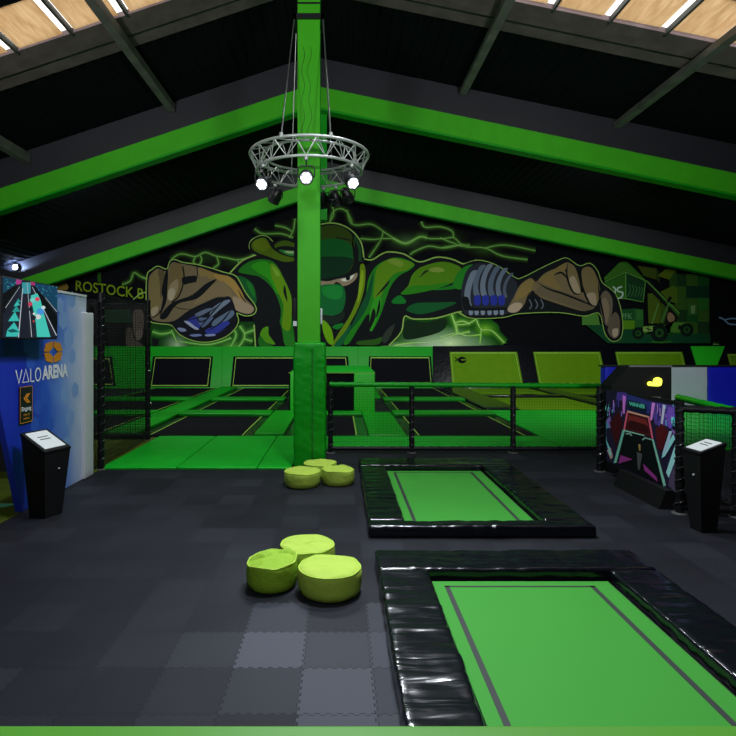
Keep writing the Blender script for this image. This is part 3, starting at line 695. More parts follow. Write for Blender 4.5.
# right forearm wrap and hand
RH = [(0, 112), (50, 112), (95, 132), (150, 118), (220, 138), (290, 185), (320, 185), (400, 145), (460, 118), (492, 110), (540, 140), (580, 130), (610, 160), (628, 205), (680, 250), (705, 340), (702, 412), (670, 430), (640, 400), (618, 322), (560, 332), (480, 320), (400, 318), (300, 324), (240, 338), (120, 340), (70, 318), (0, 332)]
stroke('D', HALO, RH[2:-1], 6)
poly('D', DK, [(92, 150)]+RH[2:-2]+[(84, 312), (78, 250)])
poly('D', (26, 104, 26), [(50, 215), (70, 165), (100, 140), (130, 138), (100, 200), (80, 230)])
poly('D', (30, 34, 42), [(85, 215), (105, 155), (150, 128), (220, 145), (285, 190), (300, 220), (290, 300), (250, 326), (120, 332), (88, 310), (80, 260)])
def band(x, c, y0, y1, w, k=-30):
    pts = [(x+k*(1-t)*0+(-k)*(t-.5)**2*2+w*q, y0+(y1-y0)*t) for q, ts in ((0, (0, .25, .5, .75, 1)), (1, (1, .75, .5, .25, 0))) for t in ts]
    poly('D', c, [(p[0]+(24*(1-(p[1]-y0)/(y1-y0))), p[1]) for p in pts])
band(84, (92, 102, 118), 160, 305, 24); band(118, (74, 84, 100), 138, 255, 20); band(146, (88, 98, 114), 134, 255, 20)
band(176, (70, 80, 98), 142, 255, 20); band(206, (80, 90, 108), 150, 255, 18); band(234, (66, 74, 90), 168, 260, 12)
for x in (132, 164, 196, 226): poly('D', (30, 40, 126), [(x, 258), (x+22, 254), (x+24, 286), (x+4, 290)])
for x in (112, 134, 158, 184, 208, 232): poly('D', (104, 114, 132), [(x, 306), (x+13, 304), (x+15, 326), (x+2, 328)])
poly('D', DK, [(84, 262), (110, 262), (130, 300), (250, 300), (260, 310), (110, 312), (90, 296)])
poly('D', (100, 84, 54), [(262, 305), (285, 262), (310, 214), (350, 186), (372, 200), (400, 172), (440, 152), (480, 150), (500, 200), (540, 240), (560, 245), (600, 292), (560, 314), (500, 300), (440, 280), (390, 262), (355, 235), (330, 290), (300, 318), (270, 318)])
poly('D', (112, 92, 46), [(385, 192), (430, 160), (490, 126), (480, 160), (440, 180), (470, 230), (420, 215)])
poly('D', (88, 76, 54), [(400, 215), (460, 235), (540, 258), (600, 296), (560, 312), (480, 285), (400, 260), (365, 240)])
poly('D', (116, 94, 46), [(310, 220), (345, 192), (362, 198), (352, 238), (320, 262), (290, 268)])
poly('D', (150, 128, 106), [(264, 300), (290, 282), (318, 286), (312, 308), (285, 320), (266, 316)])
poly('D', (104, 88, 52), [(486, 130), (510, 132), (530, 160), (546, 240), (530, 250), (505, 240), (495, 190)])
poly('D', (140, 122, 94), [(500, 190), (520, 180), (538, 220), (542, 245), (515, 244)])
poly('D', (104, 88, 52), [(548, 160), (575, 142), (600, 165), (620, 230), (606, 292), (580, 288), (560, 240)])
poly('D', (138, 120, 94), [(568, 250), (600, 245), (606, 290), (582, 288)])
poly('D', (90, 78, 62), [(618, 270), (640, 235), (665, 260), (668, 310), (650, 372), (630, 340)])
poly('D', (112, 96, 74), [(622, 285), (640, 262), (655, 300), (648, 360), (632, 340)])
poly('D', (84, 72, 58), [(662, 340), (680, 318), (696, 345), (694, 405), (672, 420), (650, 390)])
poly('D', (146, 132, 108), [(668, 386), (690, 382), (688, 408), (672, 414)])
for pts in ([(372, 200), (420, 228), (480, 248), (560, 280), (600, 298)], [(495, 128), (492, 180), (515, 240), (545, 250)], [(545, 150), (552, 220), (580, 285), (606, 296)], [(612, 200), (622, 280), (640, 360)], [(440, 175), (470, 165), (495, 190)], [(345, 240), (330, 290), (305, 315)]): stroke('D', DK, pts, 8, taper=True)
for x in (345, 368, 390): stroke('D', (80, 88, 100), [(x, 268), (x+10, 290), (x+2, 306)], 4)
mural = MUR.build('wall_mural', 'paint', origin=(0, YM, 5))
tag(mural, 'graffiti mural of a green hooded fighter with wrapped fists and lightning on back wall', 'mural')

# ---------------------------------------------------------------- courts behind the fences
def slab(name, x0, x1, y0, y1, z0, z1, m, label, cat, group=None, r=.03):
    return tag(MB().soft((x0, y0, z0), (x1, y1, z1), r, .4, wr(.006, 1.7, x0)).build(name, m, None, 50), label, cat, group)
g = 'green pads of the entry platform'
slab('floor_pad', -4.37, -2.99, 10.2, 13.55, 0, .045, 'green_pad', 'green floor pad at the corner next to the netted posts', 'floor pad', g)
slab('floor_pad', -2.98, -1.52, 10.2, 13.55, 0, .045, 'green_pad', 'green floor pad in the middle of the left entry platform', 'floor pad', g)
slab('floor_pad', -1.51, -.88, 10.2, 13.55, 0, .045, 'green_pad', 'narrow green floor pad touching the left side of the padded column', 'floor pad', g)
slab('floor_pad', -.87, 4.84, 12.0, 13.55, 0, .045, 'green_pad', 'long green floor pad right behind the net fence', 'floor pad', g)
slab('floor_pad', 4.86, 13.0, 12.0, 18.55, 0, .045, 'green_pad', 'wide green floor pad in front of the lime trampolines at right', 'floor pad', g)
g = 'lengthwise green pads between trampoline lanes'
slab('frame_pad', -5.75, -4.97, 13.6, 27.1, 0, .11, 'green_vinyl', 'lengthwise green pad left of the main left trampoline lane', 'pad', g)
slab('frame_pad', -2.08, -1.36, 13.6, 17.95, 0, .11, 'green_vinyl', 'lengthwise green pad between left lane and the column', 'pad', g)
slab('frame_pad', -2.08, -1.36, 22.3, 27.1, 0, .11, 'green_vinyl', 'lengthwise green pad left of the tower, near the back wall', 'pad', g)
slab('frame_pad', .70, 1.62, 13.6, 17.95, 0, .06, 'green_vinyl', 'lengthwise green pad right of the short centre trampoline', 'pad', g)
slab('frame_pad', .70, 1.62, 22.3, 27.1, 0, .11, 'green_vinyl', 'lengthwise green pad behind the tower, near the back wall', 'pad', g)
lanes = {'far left lane behind the netting': (-9.2, -5.78), 'left lane': (-4.94, -2.11), 'lane right of the tower': (1.65, 4.78)}
rows = ((13.6, 17.08, 'nearest row'), (17.92, 21.28, 'middle row'), (22.12, 27.15, 'row at the back wall'))
def bed(x0, x1, y0, y1, mm, label, lines=True, z=0.0):
    t = thing('trampoline', label, 'trampoline', ((x0+x1)/2, (y0+y1)/2, z), 0, 'floor level trampolines in the courts')
    MB().box(x0, y0, z, x1, y1, z+.02).build('spring_cover', 'black_vinyl', t)
    b = .26
    MB().box(x0+b, y0+.06, z+.021, x1-b, y1-.06, z+.03).build('mat', mm, t)
    mb = MB()
    if lines:
        w = .035
        for a in (x0+b, x1-b-w): MB().box(a, y0+.06, z+.031, a+w, y1-.06, z+.036).build('border_line', 'line', t)
for ln, (x0, x1) in lanes.items():
    for y0, y1, rn in rows:
        bed(x0, x1, y0, y1, 'black_mat', 'black floor trampoline in the %s, %s' % (ln, rn))
    for (y0, y1), rn in (((17.1, 17.9), 'front'), ((21.3, 22.1), 'rear')):
        slab('cross_pad', x0, x1, y0, y1, 0, .13, 'green_vinyl', '%s green cross pad of the %s' % (rn, ln), 'pad', 'green cross pads between trampolines', .05)
bed(-1.33, .68, 13.6, 17.2, 'black_mat', 'short black trampoline in front of the dark fronted tower')
slab('cross_pad', -1.33, .68, 17.24, 17.95, 0, .10, 'green_vinyl', 'green cross pad at the foot of the dark fronted tower', 'pad', 'green cross pads between trampolines', .04)
# lime beds at right
for x0, x1, y0, y1, l in ((6.0, 9.1, 18.62, 22.7, 'lime green floor trampoline near the fence, left one of the pair'), (10.0, 13.0, 18.62, 18.62+.0+3.9, 'lime green floor trampoline behind the game booth'),
                          (6.0, 9.1, 23.5, 27.15, 'lime green floor trampoline at the back wall, left one'), (10.0, 13.0, 23.5, 27.15, 'lime green floor trampoline at the back wall, right one')):
    t = thing('trampoline', l, 'trampoline', ((x0+x1)/2, (y0+y1)/2, 0), 0, 'floor level trampolines in the courts')
    MB().box(x0, y0, 0, x1, y1, .02).build('spring_cover', 'black_vinyl', t); MB().box(x0+.04, y0+.12, .021, x1-.04, y1-.12, .03).build('mat', 'lime_mat', t)
g = 'black pads between the lime trampolines'
slab('frame_pad', 4.86, 5.95, 18.62, 27.1, 0, .10, 'black_vinyl', 'lengthwise black pad left of the lime floor trampolines', 'pad', g)
slab('frame_pad', 9.13, 9.97, 18.62, 27.1, 0, .10, 'black_vinyl', 'lengthwise black pad between the two lime lanes', 'pad', g)
slab('cross_pad', 6.0, 9.1, 22.75, 23.45, 0, .10, 'black_vinyl', 'black cross pad between the left lime trampolines', 'pad', g)
slab('cross_pad', 10.0, 13.0, 22.6, 23.45, 0, .10, 'black_vinyl', 'black cross pad between the right lime trampolines', 'pad', g)
# padded tower
t = thing('jump_tower', 'low padded tower with green corner pads and dark front wall', 'tower', (-.28, 18, 0))
MB().soft((-1.66, 18.06, 0), (1.12, 22.2, 1.28), .03).build('core', 'black_mat', t, 40)
MB().soft((.45, 17.98, 0), (1.12, 18.14, 1.30), .03).build('corner_pad', 'green_bright', t, 40)
MB().soft((-1.60, 17.98, 0), (-.99, 18.14, 1.30), .03).build('corner_pad', 'green_bright', t, 40)
MB().soft((-1.60, 18.0, 1.285), (1.12, 22.2, 1.345), .02).build('top_mat', 'green_pad', t, 40)
MB().box(-1.66, 17.99, 1.29, 1.12, 17.998, 1.315).build('edge_line', 'line', t)
MB().box(1.122, 18.2, 0, 1.14, 22.2, 1.27).build('side_mat', 'green_vinyl', t)
# slanted wall trampolines
p0 = Vector((0, 27.3, 0)); pn = Vector((0, -2.0, .95)).normalized()
def ws(px, py, e=0.): return onplane(px, py, p0+pn*e, pn)
def wall_tramp(xa, xb, mq, frame_m, mat_m, label, ytop=346.5, inset=3.0):
    c = ws((xa+xb)/2, 388)
    t = thing('wall_trampoline', label, 'trampoline', (c.x, 27.3, 0), 0, 'slanted trampolines along the back wall')
    q = [ws(xa, 388.3, .02), ws(xb, 388.3, .02), ws(xb, ytop, .02), ws(xa, ytop, .02)]
    mb = MB(); back = [(v.x, min(28.36, v.y+.12), max(v.z, 0)) for v in q]; q[0].z = max(q[0].z, 0); q[1].z = max(q[1].z, 0)
    mb.hexa(back, q); mb.build('frame_padding', frame_m, t)
    if mq:
        MB().prism([ws(*p, .022) for p in mq], pn*.02).build('mat', mat_m, t)
        cx = sum(p[0] for p in mq)/4; cy = sum(p[1] for p in mq)/4
        ins = [(p[0]+(inset if p[0] < cx else -inset), p[1]+(inset*.6 if p[1] < cy else -inset*.6)) for p in mq]
        mb = MB(); ribbon(mb, [ws(*p, .045) for p in ins], .06, None, 0, True, pn); mb.build('border_line', 'line', t)
    return t
T4 = lambda a, b, c, d, y0, y1: [(a, y1), (b, y1), (c, y0), (d, y0)]
wall_tramp(40, 125, T4(55, 116, 112, 50, 357, 386), 'green_vinyl', 'black_mat', 'slanted black wall trampoline in green frame, hidden behind the left netting')
wall_tramp(125.2, 222, T4(149, 210, 213, 153, 356.5, 387), 'green_vinyl', 'black_mat', 'slanted black wall trampoline in green frame below the left painted hand', inset=2.4)
wall_tramp(222.2, 300, T4(230.5, 296, 298, 233.5, 356.5, 387), 'green_vinyl', 'black_mat', 'slanted black wall trampoline in green frame, just left of the column', inset=2.4)
wall_tramp(300.2, 358, T4(302, 351, 348, 304, 356.5, 387), 'green_vinyl', 'black_mat', 'slanted black wall trampoline partly hidden behind the dark fronted tower', inset=2.4)
wall_tramp(358.2, 432.6, T4(368, 433, 431, 369, 356.5, 384), 'green_vinyl', 'black_mat', 'slanted black wall trampoline in green frame, right of the tower', inset=2.0)
a = wall_tramp(432.8, 527, T4(452, 523, 517, 449.5, 352, 384.5), 'black_vinyl', 'lime_mat', 'slanted lime wall trampoline bearing a small black emblem', 345, 1.6)
wall_tramp(527.2, 609, T4(539, 607, 600, 533, 352, 384.5), 'black_vinyl', 'lime_mat', 'slanted plain lime wall trampoline, second from the emblem one', 345, 1.6)
wall_tramp(609.2, 690, T4(622, 690, 682, 615, 352, 384.5), 'black_vinyl', 'lime_mat', 'slanted lime wall trampoline above the game booth', 345, 1.6)
b_ = wall_tramp(690.2, 725, None, 'black_vinyl', None, 'black padded wall strip with a green tapering pad between lime trampolines', 345)
MB().prism([ws(697, 368, .022), ws(716, 368, .022), ws(724.5, 346.5, .022), ws(690.5, 346.5, .022)], pn*.03).build('tapering_pad', 'green_bright', b_)
wall_tramp(725.2, 790, T4(735, 786, 780, 727, 354, 384.5), 'black_vinyl', 'lime_mat', 'slanted lime wall trampoline cut by the right picture edge', 345, 1.6)
mb = MB()
mb.prism([ws(462+4.4*math.cos(i*.524), 360+3.4*math.sin(i*.524), .046) for i in range(12)][::-1], pn*.003)
mb.build('emblem', 'black_mat', a)
mb = MB(); mb.prism([ws(461, 359.2, .05), ws(466, 359.2, .05), ws(465.6, 360.4, .05), ws(461.4, 360.6, .05)], pn*.002); mb.build('emblem_slit', 'lime_mat', a)
for q in ((454.8, 357.2, 459, 361), (454.8, 361.6, 459, 358.4)):
    mb = MB(); ribbon(mb, [ws(q[0], q[1], .047), ws(q[2], q[3], .047)], .05, None, 0, False, pn); mb.build('emblem_tail', 'black_mat', a)
# green tapering pad behind the left net
o = MB().prism([ws(106, 346.8, .07), ws(146.5, 346.8, .07), ws(146, 389, .07)+Vector((0, 0, .02)), ws(132, 389, .07)+Vector((0, 0, .02))], pn*.04).build('tapering_pad', 'green_vinyl')
tag(o, 'green tapering wall pad seen dimly through the left netting', 'pad')

# ---------------------------------------------------------------- fences
def post(name, x, y, h, parent=None, r=.055, lace_m='lace'):
    n = 40
    pts = [(x, y, .02+(h-.02)*i/n) for i in range(n+1)]
    rr = [r*(1+.10*math.sin(i*2.1)) for i in range(n+1)]
    p = MB().tube(pts, rr, 12).build(name, 'black_foam', parent, 50)
    hp = [(x+(r*1.12)*math.cos(i*.9), y+(r*1.12)*math.sin(i*.9), .06+(h-.1)*i/(h*42)) for i in range(int(h*42))]
    MB().tube(hp, .0075, 5).build('lacing', lace_m, p, 60)
    MB().lathe([(.10, 0), (.10, .008), (.07, .018)], x, y, 16).build('foot_plate', 'cable', p, 40)
    return p
def rail(p, q, r, m, name, parent, n=60, sag=0.):
    p = Vector(p); q = Vector(q)
    pts = [p.lerp(q, i/n)+Vector((0, 0, -sag*4*(i/n)*(1-i/n)+.004*math.sin(i*1.7))) for i in range(n+1)]
    return MB().tube(pts, [r*(1+.07*math.sin(i*2.2)) for i in range(n+1)], 10).build(name, m, parent, 50)
def net(p, q, z0, z1, parent, cell=.05, r=.0022, n=4):
    p = Vector((*p, 0)); q = Vector((*q, 0)); L = (q-p).length; mb = MB()
    k = int(L/cell)
    for i in range(k+1):
        a = p.lerp(q, i/k); mb.tube([(a.x, a.y, z0), (a.x, a.y, z1)], r, n)
    k = int((z1-z0)/cell)
    for i in range(k+1):
        z = z0+(z1-z0)*i/k; mb.tube([(p.x, p.y, z), (q.x, q.y, z)], r, n)
    return mb.build('net', 'net', parent)
YFc = 11.72
fr = thing('net_fence', 'long net fence with black padded posts and green top rail', 'fence', (2.5, YFc, 0))
for x in (-.20, 1.50, 3.62, 5.92): post('post', x, YFc, 1.40, fr)
rail((-.22, YFc, 1.43), (5.9, YFc, 1.40), .052, 'green_vinyl', 'top_rail', fr, 110)
rail((-.2, YFc, .09), (5.9, YFc, .09), .045, 'black_foam', 'bottom_rail', fr, 110)
net((-.2, YFc), (5.9, YFc), .12, 1.39, fr, .055, .0019)
f2 = thing('net_fence', 'side net fence with green top rail running behind the game booth', 'fence', (5.5, 8.45, 0))
rail((5.64, 9.35, 1.40), (5.34, 7.56, 1.40), .052, 'green_vinyl', 'top_rail', f2, 80)
post('post', 5.64, 9.35, 1.36, f2)
rail((5.64, 9.35, .09), (5.34, 7.56, .09), .045, 'black_foam', 'bottom_rail', f2, 80)
net((5.64, 9.3), (5.36, 7.65), .12, 1.38, f2, .06, .0018)
f3 = thing('net_fence', 'short net panel with black rails behind the right kiosk', 'fence', (4.95, 7.55, 0))
post('post', 4.62, 7.62, 1.52, f3); post('post', 5.29, 7.47, 1.46, f3)
rail((4.62, 7.62, 1.43), (5.29, 7.47, 1.41), .05, 'black_foam', 'top_rail', f3, 16)
rail((4.62, 7.62, .09), (5.29, 7.47, .09), .05, 'black_foam', 'bottom_rail', f3, 16)
net((4.66, 7.62), (5.26, 7.48), .13, 1.4, f3, .05, .0022)
o = post('padded_post', 4.66, 10.05, 1.54)
tag(o, 'black padded post at the left edge of the neon game banner', 'post')
# left netting
nf = thing('tall_net', 'tall black netting between two laced posts beside the blue panel', 'net', (-4.42, 11.7, 0))
post('post', -4.36, 10.22, 3.22, nf, .06, 'lace'); post('post', -4.53, 13.2, 3.3, nf, .06, 'lace')
net((-4.36, 10.25), (-4.53, 13.18), .05, 3.2, nf, .05, .003)
mb = MB(); mb.tube([(-4.36, 10.22, 3.2), (-4.45, 11.7, 3.13), (-4.53, 13.2, 3.25)], .012, 6); mb.build('top_rope', 'black_foam', nf)
n2 = net((-4.75, 10.24), (-4.38, 10.24), .02, 3.1, nf, .03, .0045)
nb = thing('tall_net', 'black cross netting behind the tall laced posts', 'net', (-6, 13.25, 0))
net((-8.4, 13.25), (-4.6, 13.25), .12, 3.2, nb, .06, .006)
rail((-8.4, 13.25, .08), (-4.62, 13.25, .08), .06, 'black_foam', 'bottom_rail', nb, 40)
rail((-8.4, 13.25, 3.22), (-4.62, 13.25, 3.22), .02, 'black_foam', 'top_rail', nb, 40)
post('post', -8.45, 13.25, 3.3, nb)

# ---------------------------------------------------------------- arena panel at left
MB().box(-10.5, 3.0, 0.002, -4.36, 13.5, .012).build('floor_arena', 'olive')
struct(bpy.data.objects['floor_arena'])
o = MB().box(-10.5, 9.98, .012, -4.5, 10.06, 3.0).build('wall_arena', 'black_wall'); struct(o)
o = MB().prism([(-6.1, 8.1, .013), (-4.62, 8.02, .013), (-4.72, 7.86, .013), (-4.95, 7.80, .013), (-5.2, 7.62, .013), (-6.2, 7.5, .013)], (0, 0, .004)).build('painted_floor_glow', 'mint')  # projected game light put in as a flat mint colour
tag(o, 'mint green projected glow painted on the olive floor at the left picture edge', 'painted glow')
XP = -4.35
wp = thing('partition_panel', 'blue to white printed arena panel standing at the left', 'panel', (XP, 8.3, 0))
MB().prism([(XP, 7.64, .012), (XP, 9.6, .012), (XP, 9.6, 3.09), (XP, 6.62, 3.09), (XP, 7.19, 1.4)], (-.08, 0, 0)).build('board', 'panel', wp)
MB().box(XP-.09, 6.6, 3.092, XP+.012, 9.6, 3.13).build('top_rail', 'white', wp)
MB().soft((XP-.06, 9.42, .013), (XP+.05, 9.78, 2.83), .02, .12, wr(.004, 4)).build('end_strip', 'white', wp, 50)
random.seed(11)
def hexa_(mb, px, py, r, e):
    c = onX(px, py, XP+e); mb.add([(XP+e, c.y+r*math.cos(R(60*k+30)), c.z+r*math.sin(R(60*k+30))) for k in range(6)], [tuple(range(6))])
mb = MB()
for px, py, r in ((36, 350, .17), (46, 362, .15), (31, 362, .15), (38, 407, .14), (45, 396, .16), (35, 424, .14), (50, 425, .14), (40, 437, .13), (28, 346, .15), (56, 355, .13)): hexa_(mb, px, py, r*.85, .001+random.random()*.001)
mb.build('hexagon_print', 'hex', wp)
mb = MB()
for px, py, r in ((63, 320, .18), (69, 338, .2), (72, 356, .16), (65, 395, .16), (70, 418, .18), (66, 445, .16), (72, 300, .16), (60, 305, .15), (75, 390, .16)): hexa_(mb, px, py, r*.85, .001+random.random()*.001)
mb.build('hexagon_print', 'hex2', wp)
# orange ring of four pieces
mb = MB(); c = onX(53.2, 352, XP+.004)
for k in range(4):
    a0, a1 = R(90*k+4), R(90*k+86); am = (a0+a1)/2
    pt = lambda r, a: (XP+.004, c.y+r*1.05*math.cos(a), c.z+r*.62*math.sin(a))
    mb.prism([pt(.26, a0), pt(.29, am), pt(.26, a1), pt(.12, a1), pt(.12, a0)], (.006, 0, 0))
mb.build('ring_logo', 'orange', wp)
# VALO ARENA
ya, yb, z0, z1 = onX(15.5, 383, XP).y, onX(41, 380, XP).y, 1.775, 1.955
mb = MB(); st = .026; ex = Vector((1, 0, 0))
def vp(u, v): return Vector((XP+.006, ya+(yb-ya)*u, z0+(z1-z0)*v))
ribbon(mb, [vp(0, 1), vp(.11, 0), vp(.22, 1)], st, up=ex)
ribbon(mb, [vp(.25, .02), vp(.37, 1), vp(.49, .02)], st, up=ex, close=True)
ribbon(mb, [vp(.56, 1), vp(.56, .02), vp(.70, .02)], st, up=ex)
ribbon(mb, [vp(.86+.11*math.cos(a*math.pi/8), .5+.5*math.sin(a*math.pi/8)) for a in range(16)], st, up=ex, close=True)
yc, yd = onX(41.8, 378, XP).y, onX(67.5, 378, XP).y
text(mb, 'ARENA', (XP+.006, yc, z0), (0, yd-yc, 0), (0, 0, z1-z0+.03), .045)
mb.build('lettering', 'letter', wp)
# entrance sign on the panel
s_ = thing('entrance_sign', 'small dark sign with an orange arrow mark on the blue panel', 'sign', (XP+.01, 7.9, 1.3))
a, b2 = onX(20, 424, XP+.02), onX(32.5, 389, XP+.02)
MB().soft((XP+.002, a.y, 1.22), (XP+.02, b2.y, 1.72), .006).build('plate', 'sign', s_, 40)
ym = (a.y+b2.y)/2; w_ = b2.y-a.y
mb = MB()
for q in (0, .05): MB().prism([(XP+.021, ym-.07+q+.08*1, 1.62), (XP+.021, ym-.07+q, 1.555), (XP+.021, ym-.07+q+.08, 1.49), (XP+.021, ym-.07+q+.115, 1.49), (XP+.021, ym-.07+q+.035, 1.555), (XP+.021, ym-.07+q+.115, 1.62)], (.003, 0, 0)).build('arrow_mark', 'orange', s_)
text(mb, 'VALO', (XP+.0215, ym-w_*.25, 1.315), (0, w_*.5, 0), (0, 0, .03), .01)
text(mb, 'ARENA', (XP+.0215, ym-w_*.25, 1.265), (0, w_*.5, 0), (0, 0, .03), .01)
mb.build('small_lettering', 'orange', s_)
mb = MB(); text(mb, 'Eingang', (XP+.0215, ym-w_*.38, 1.37), (0, w_*.76, 0), (0, 0, .075), .012); mb.build('lettering', 'letter', s_)
mb = MB()
for q in ((a.y, 1.22, a.y+.008, 1.72), (b2.y-.008, 1.22, b2.y, 1.72), (a.y, 1.22, b2.y, 1.228), (a.y, 1.712, b2.y, 1.72)): mb.box(XP+.0205, q[0], q[1], XP+.0225, q[2], q[3])
mb.build('border', 'orange', s_)
# television
XT = -4.10
tv = thing('television', 'wall mounted screen showing a neon game track on the blue panel', 'television', (XT-.1, 7.45, 2.36))
y0_, y1_, zb_, zt_ = 6.80, 8.12, 2.385, 3.13
MB().soft((XT-.07, y0_-.012, zb_-.015), (XT-.004, y1_+.012, zt_+.015), .01).build('bezel', 'black_plastic', tv, 40)
MB().box(XP+.002, 7.3, 2.6, XT-.07, 7.6, 2.9).build('bracket', 'black_metal', tv)
SC = MB(); lv = [0]
def sp(c, pts, sm=False):
    lv[0] += 1; X = XT+lv[0]*.0002
    if sm: pts = smoothpts(pts)
    vs = []
    for p in pts:
        v = onX(p[0]/6.69, 260+p[1]/6.69, X); vs.append((X, min(max(v.y, y0_), y1_), min(max(v.z, zb_), zt_)))
    SC.add(vs, [tuple(range(len(vs)))], 0, lin(c))
SC.add([(XT, y0_, zb_), (XT, y1_, zb_), (XT, y1_, zt_), (XT, y0_, zt_)], [(0, 1, 2, 3)], 0, lin((30, 32, 46)))
sp((22, 62, 84), [(20, 100), (120, 110), (110, 160), (20, 225)]); sp((24, 66, 92), [(215, 150), (400, 150), (400, 350), (300, 250)]); sp((10, 12, 16), [(20, 225), (115, 165), (120, 190), (20, 360)])
sp((12, 14, 20), [(215, 165), (300, 255), (395, 380), (395, 520), (370, 500), (230, 200)])
random.seed(5)
for i in range(60):
    x = random.choice([random.uniform(25, 105), random.uniform(240, 380)]); y = random.uniform(120, 210) if x < 110 else random.uniform(165, 165+(x-215)*.9)
    if x < 110 and y > 215-(x-25)*.6: continue
    sp(random.choice([(40, 120, 140), (20, 40, 90), (60, 150, 160), (30, 60, 120)]), [(x, y), (x+8, y), (x+8, y+7), (x, y+7)])
sp((60, 150, 160), [(148, 150), (207, 150), (203, 225), (148, 225)]); sp((170, 60, 130), [(108, 130), (145, 135), (140, 160), (108, 165)]); sp((170, 50, 110), [(205, 140), (235, 150), (232, 172), (206, 166)])
for p, q, w in (((130, 180), (35, 320), 4), ((150, 190), (120, 518), 7), ((180, 150), (210, 515), 4), ((215, 180), (375, 505), 6), ((35, 383), (230, 383), 4), ((150, 228), (205, 228), 3), ((300, 250), (378, 345), 4)):
    sp((190, 200, 210), [(p[0], p[1]), (q[0], q[1]), (q[0]+w, q[1]), (p[0]+w*.6, p[1])])
for d, pts in ((0, [(95, 415), (132, 480), (115, 512), (40, 512), (48, 470)]), (0, [(100, 345), (130, 408), (55, 410)]), (1, [(110, 305), (135, 345), (80, 348)]), (0, [(112, 275), (135, 300), (92, 312)]), (1, [(122, 258), (142, 280), (108, 285)])):
    sp((60, 190, 180) if d == 0 else (40, 150, 145), pts)
sp((20, 90, 90), [(48, 470), (88, 460), (130, 480), (70, 486)])
sp((70, 200, 185), [(205, 238), (250, 222), (272, 270), (300, 380), (338, 515), (248, 515), (240, 420), (222, 330)])
for c, x, y, r in (((220, 70, 100), 250, 262, 16), ((210, 60, 90), 203, 295, 15), ((20, 30, 40), 205, 330, 14), ((70, 150, 220), 270, 345, 26), ((200, 220, 220), 290, 318, 14), ((210, 215, 215), 255, 380, 20), ((30, 30, 40), 230, 385, 12), ((220, 220, 220), 228, 360, 9), ((190, 60, 60), 226, 410, 8), ((120, 210, 200), 218, 268, 18)):
    sp(c, [(x+r*math.cos(k*.785), y+r*.9*math.sin(k*.785)) for k in range(8)])
SC.build('screen', 'glow_screen', tv)
# far small lamp
c = P(14, 267, 26.9)
t = thing('ceiling_lamp', 'small round lit lamp below the roof at far left', 'lamp', c)
mb = MB(); mb.tube([(c.x, 27.12, c.z), (c.x, 26.98, c.z)], .15, 20); mb.build('housing', 'black_metal', t, 50)
mb = MB(); mb.tube([(c.x, 26.98, c.z), (c.x, 26.95, c.z)], [.13, .10], 20); mb.build('lens', 'lens_on', t, 50)
# ---------------------------------------------------------------- kiosks
def kiosk(x, y, rz, wb, wt, hf, hb, label):
    t = thing('check_in_kiosk', label, 'kiosk', (x, y, 0), rz)
    a, b = wb/2, wt/2
    MB().hexa([(-a, -a, 0), (a, -a, 0), (a, a, 0), (-a, a, 0)], [(-b, -b, hf-.03), (b, -b, hf-.03), (b, b, hb-.03), (-b, b, hb-.03)]).build('body', 'black_plastic', t, local=True)
    e = b+.006
    MB().hexa([(-e, -e, hf-.028), (e, -e, hf-.028), (e, e, hb-.028), (-e, e, hb-.028)], [(-e, -e, hf), (e, -e, hf), (e, e, hb), (-e, e, hb)]).build('top_plate', 'dark_plate', t, local=True)
    L = lambda v: hf+(hb-hf)*(v+e)/(2*e)+.002
    p, q0, q1 = b*.80, -b*.80, b*.84
    s0 = MB().hexa([(-p, q0, L(q0)), (p, q0, L(q0)), (p, q1, L(q1)), (-p, q1, L(q1))], [(-p, q0, L(q0)+.008), (p, q0, L(q0)+.008), (p, q1, L(q1)+.008), (-p, q1, L(q1)+.008)]).build('screen', 'screen', t, local=True)
    mb = MB()
    for k in range(2):
        v = .0+.05*k; mb.hexa([(-p*.5, v, L(v)+.009), (p*.5, v, L(v)+.009), (p*.5, v+.015, L(v+.015)+.009), (-p*.5, v+.015, L(v+.015)+.009)], [(-p*.5, v, L(v)+.011), (p*.5, v, L(v)+.011), (p*.5, v+.015, L(v+.015)+.011), (-p*.5, v+.015, L(v+.015)+.011)])
    mb.build('screen_mark', 'mullion', s0, local=True)
    f = -(a+(b-a)*.72)-.004
    MB().box(.02, f-.006, hf*.70, .045, f+.004, hf*.70+.016).build('button', 'white', t, local=True)
    return t
kiosk(-3.97, 7.56, R(70), .28, .42, .90, 1.12, 'black tapered kiosk with lit sloping screen beside the blue panel')
kiosk(4.51, 6.95, R(-86), .20, .33, .99, 1.11, 'black tapered kiosk with lit sloping screen at the right')

# ---------------------------------------------------------------- neon game booth at right
PA, PB = Vector((4.64, 9.75, 0)), Vector((4.72, 7.78, 0))
bn = Vector((-(PA-PB).y, (PA-PB).x, 0)).normalized()
if bn.x > 0: bn = -bn
gb = thing('game_banner', 'neon printed game banner with WINNER lettering leaning on the fence', 'banner', (4.68, 8.8, 0))
q = [PB+Vector((0, 0, .2)), PA+Vector((0, 0, .2)), PA+Vector((0, 0, 1.5)), PB+Vector((0, 0, 1.5))]
MB().prism([v-bn*.05 for v in q], bn*.05).build('board', 'black_plastic', gb)
BN = MB(); lb = [0]
def bp_(c, pts, sm=False):
    lb[0] += 1
    if sm: pts = smoothpts(pts)
    vs = [onplane(590+p[0]/4.6, 355+p[1]/4.6, PA+bn*(.002+lb[0]*.0003), bn) for p in pts]
    for v in vs:
        v.z = min(max(v.z, .2), 1.5); v.y = min(max(v.y, PB.y), PA.y)
    BN.add(vs, [tuple(range(len(vs)))], 0, tuple(min(.95, x*2.5) for x in lin(c)))
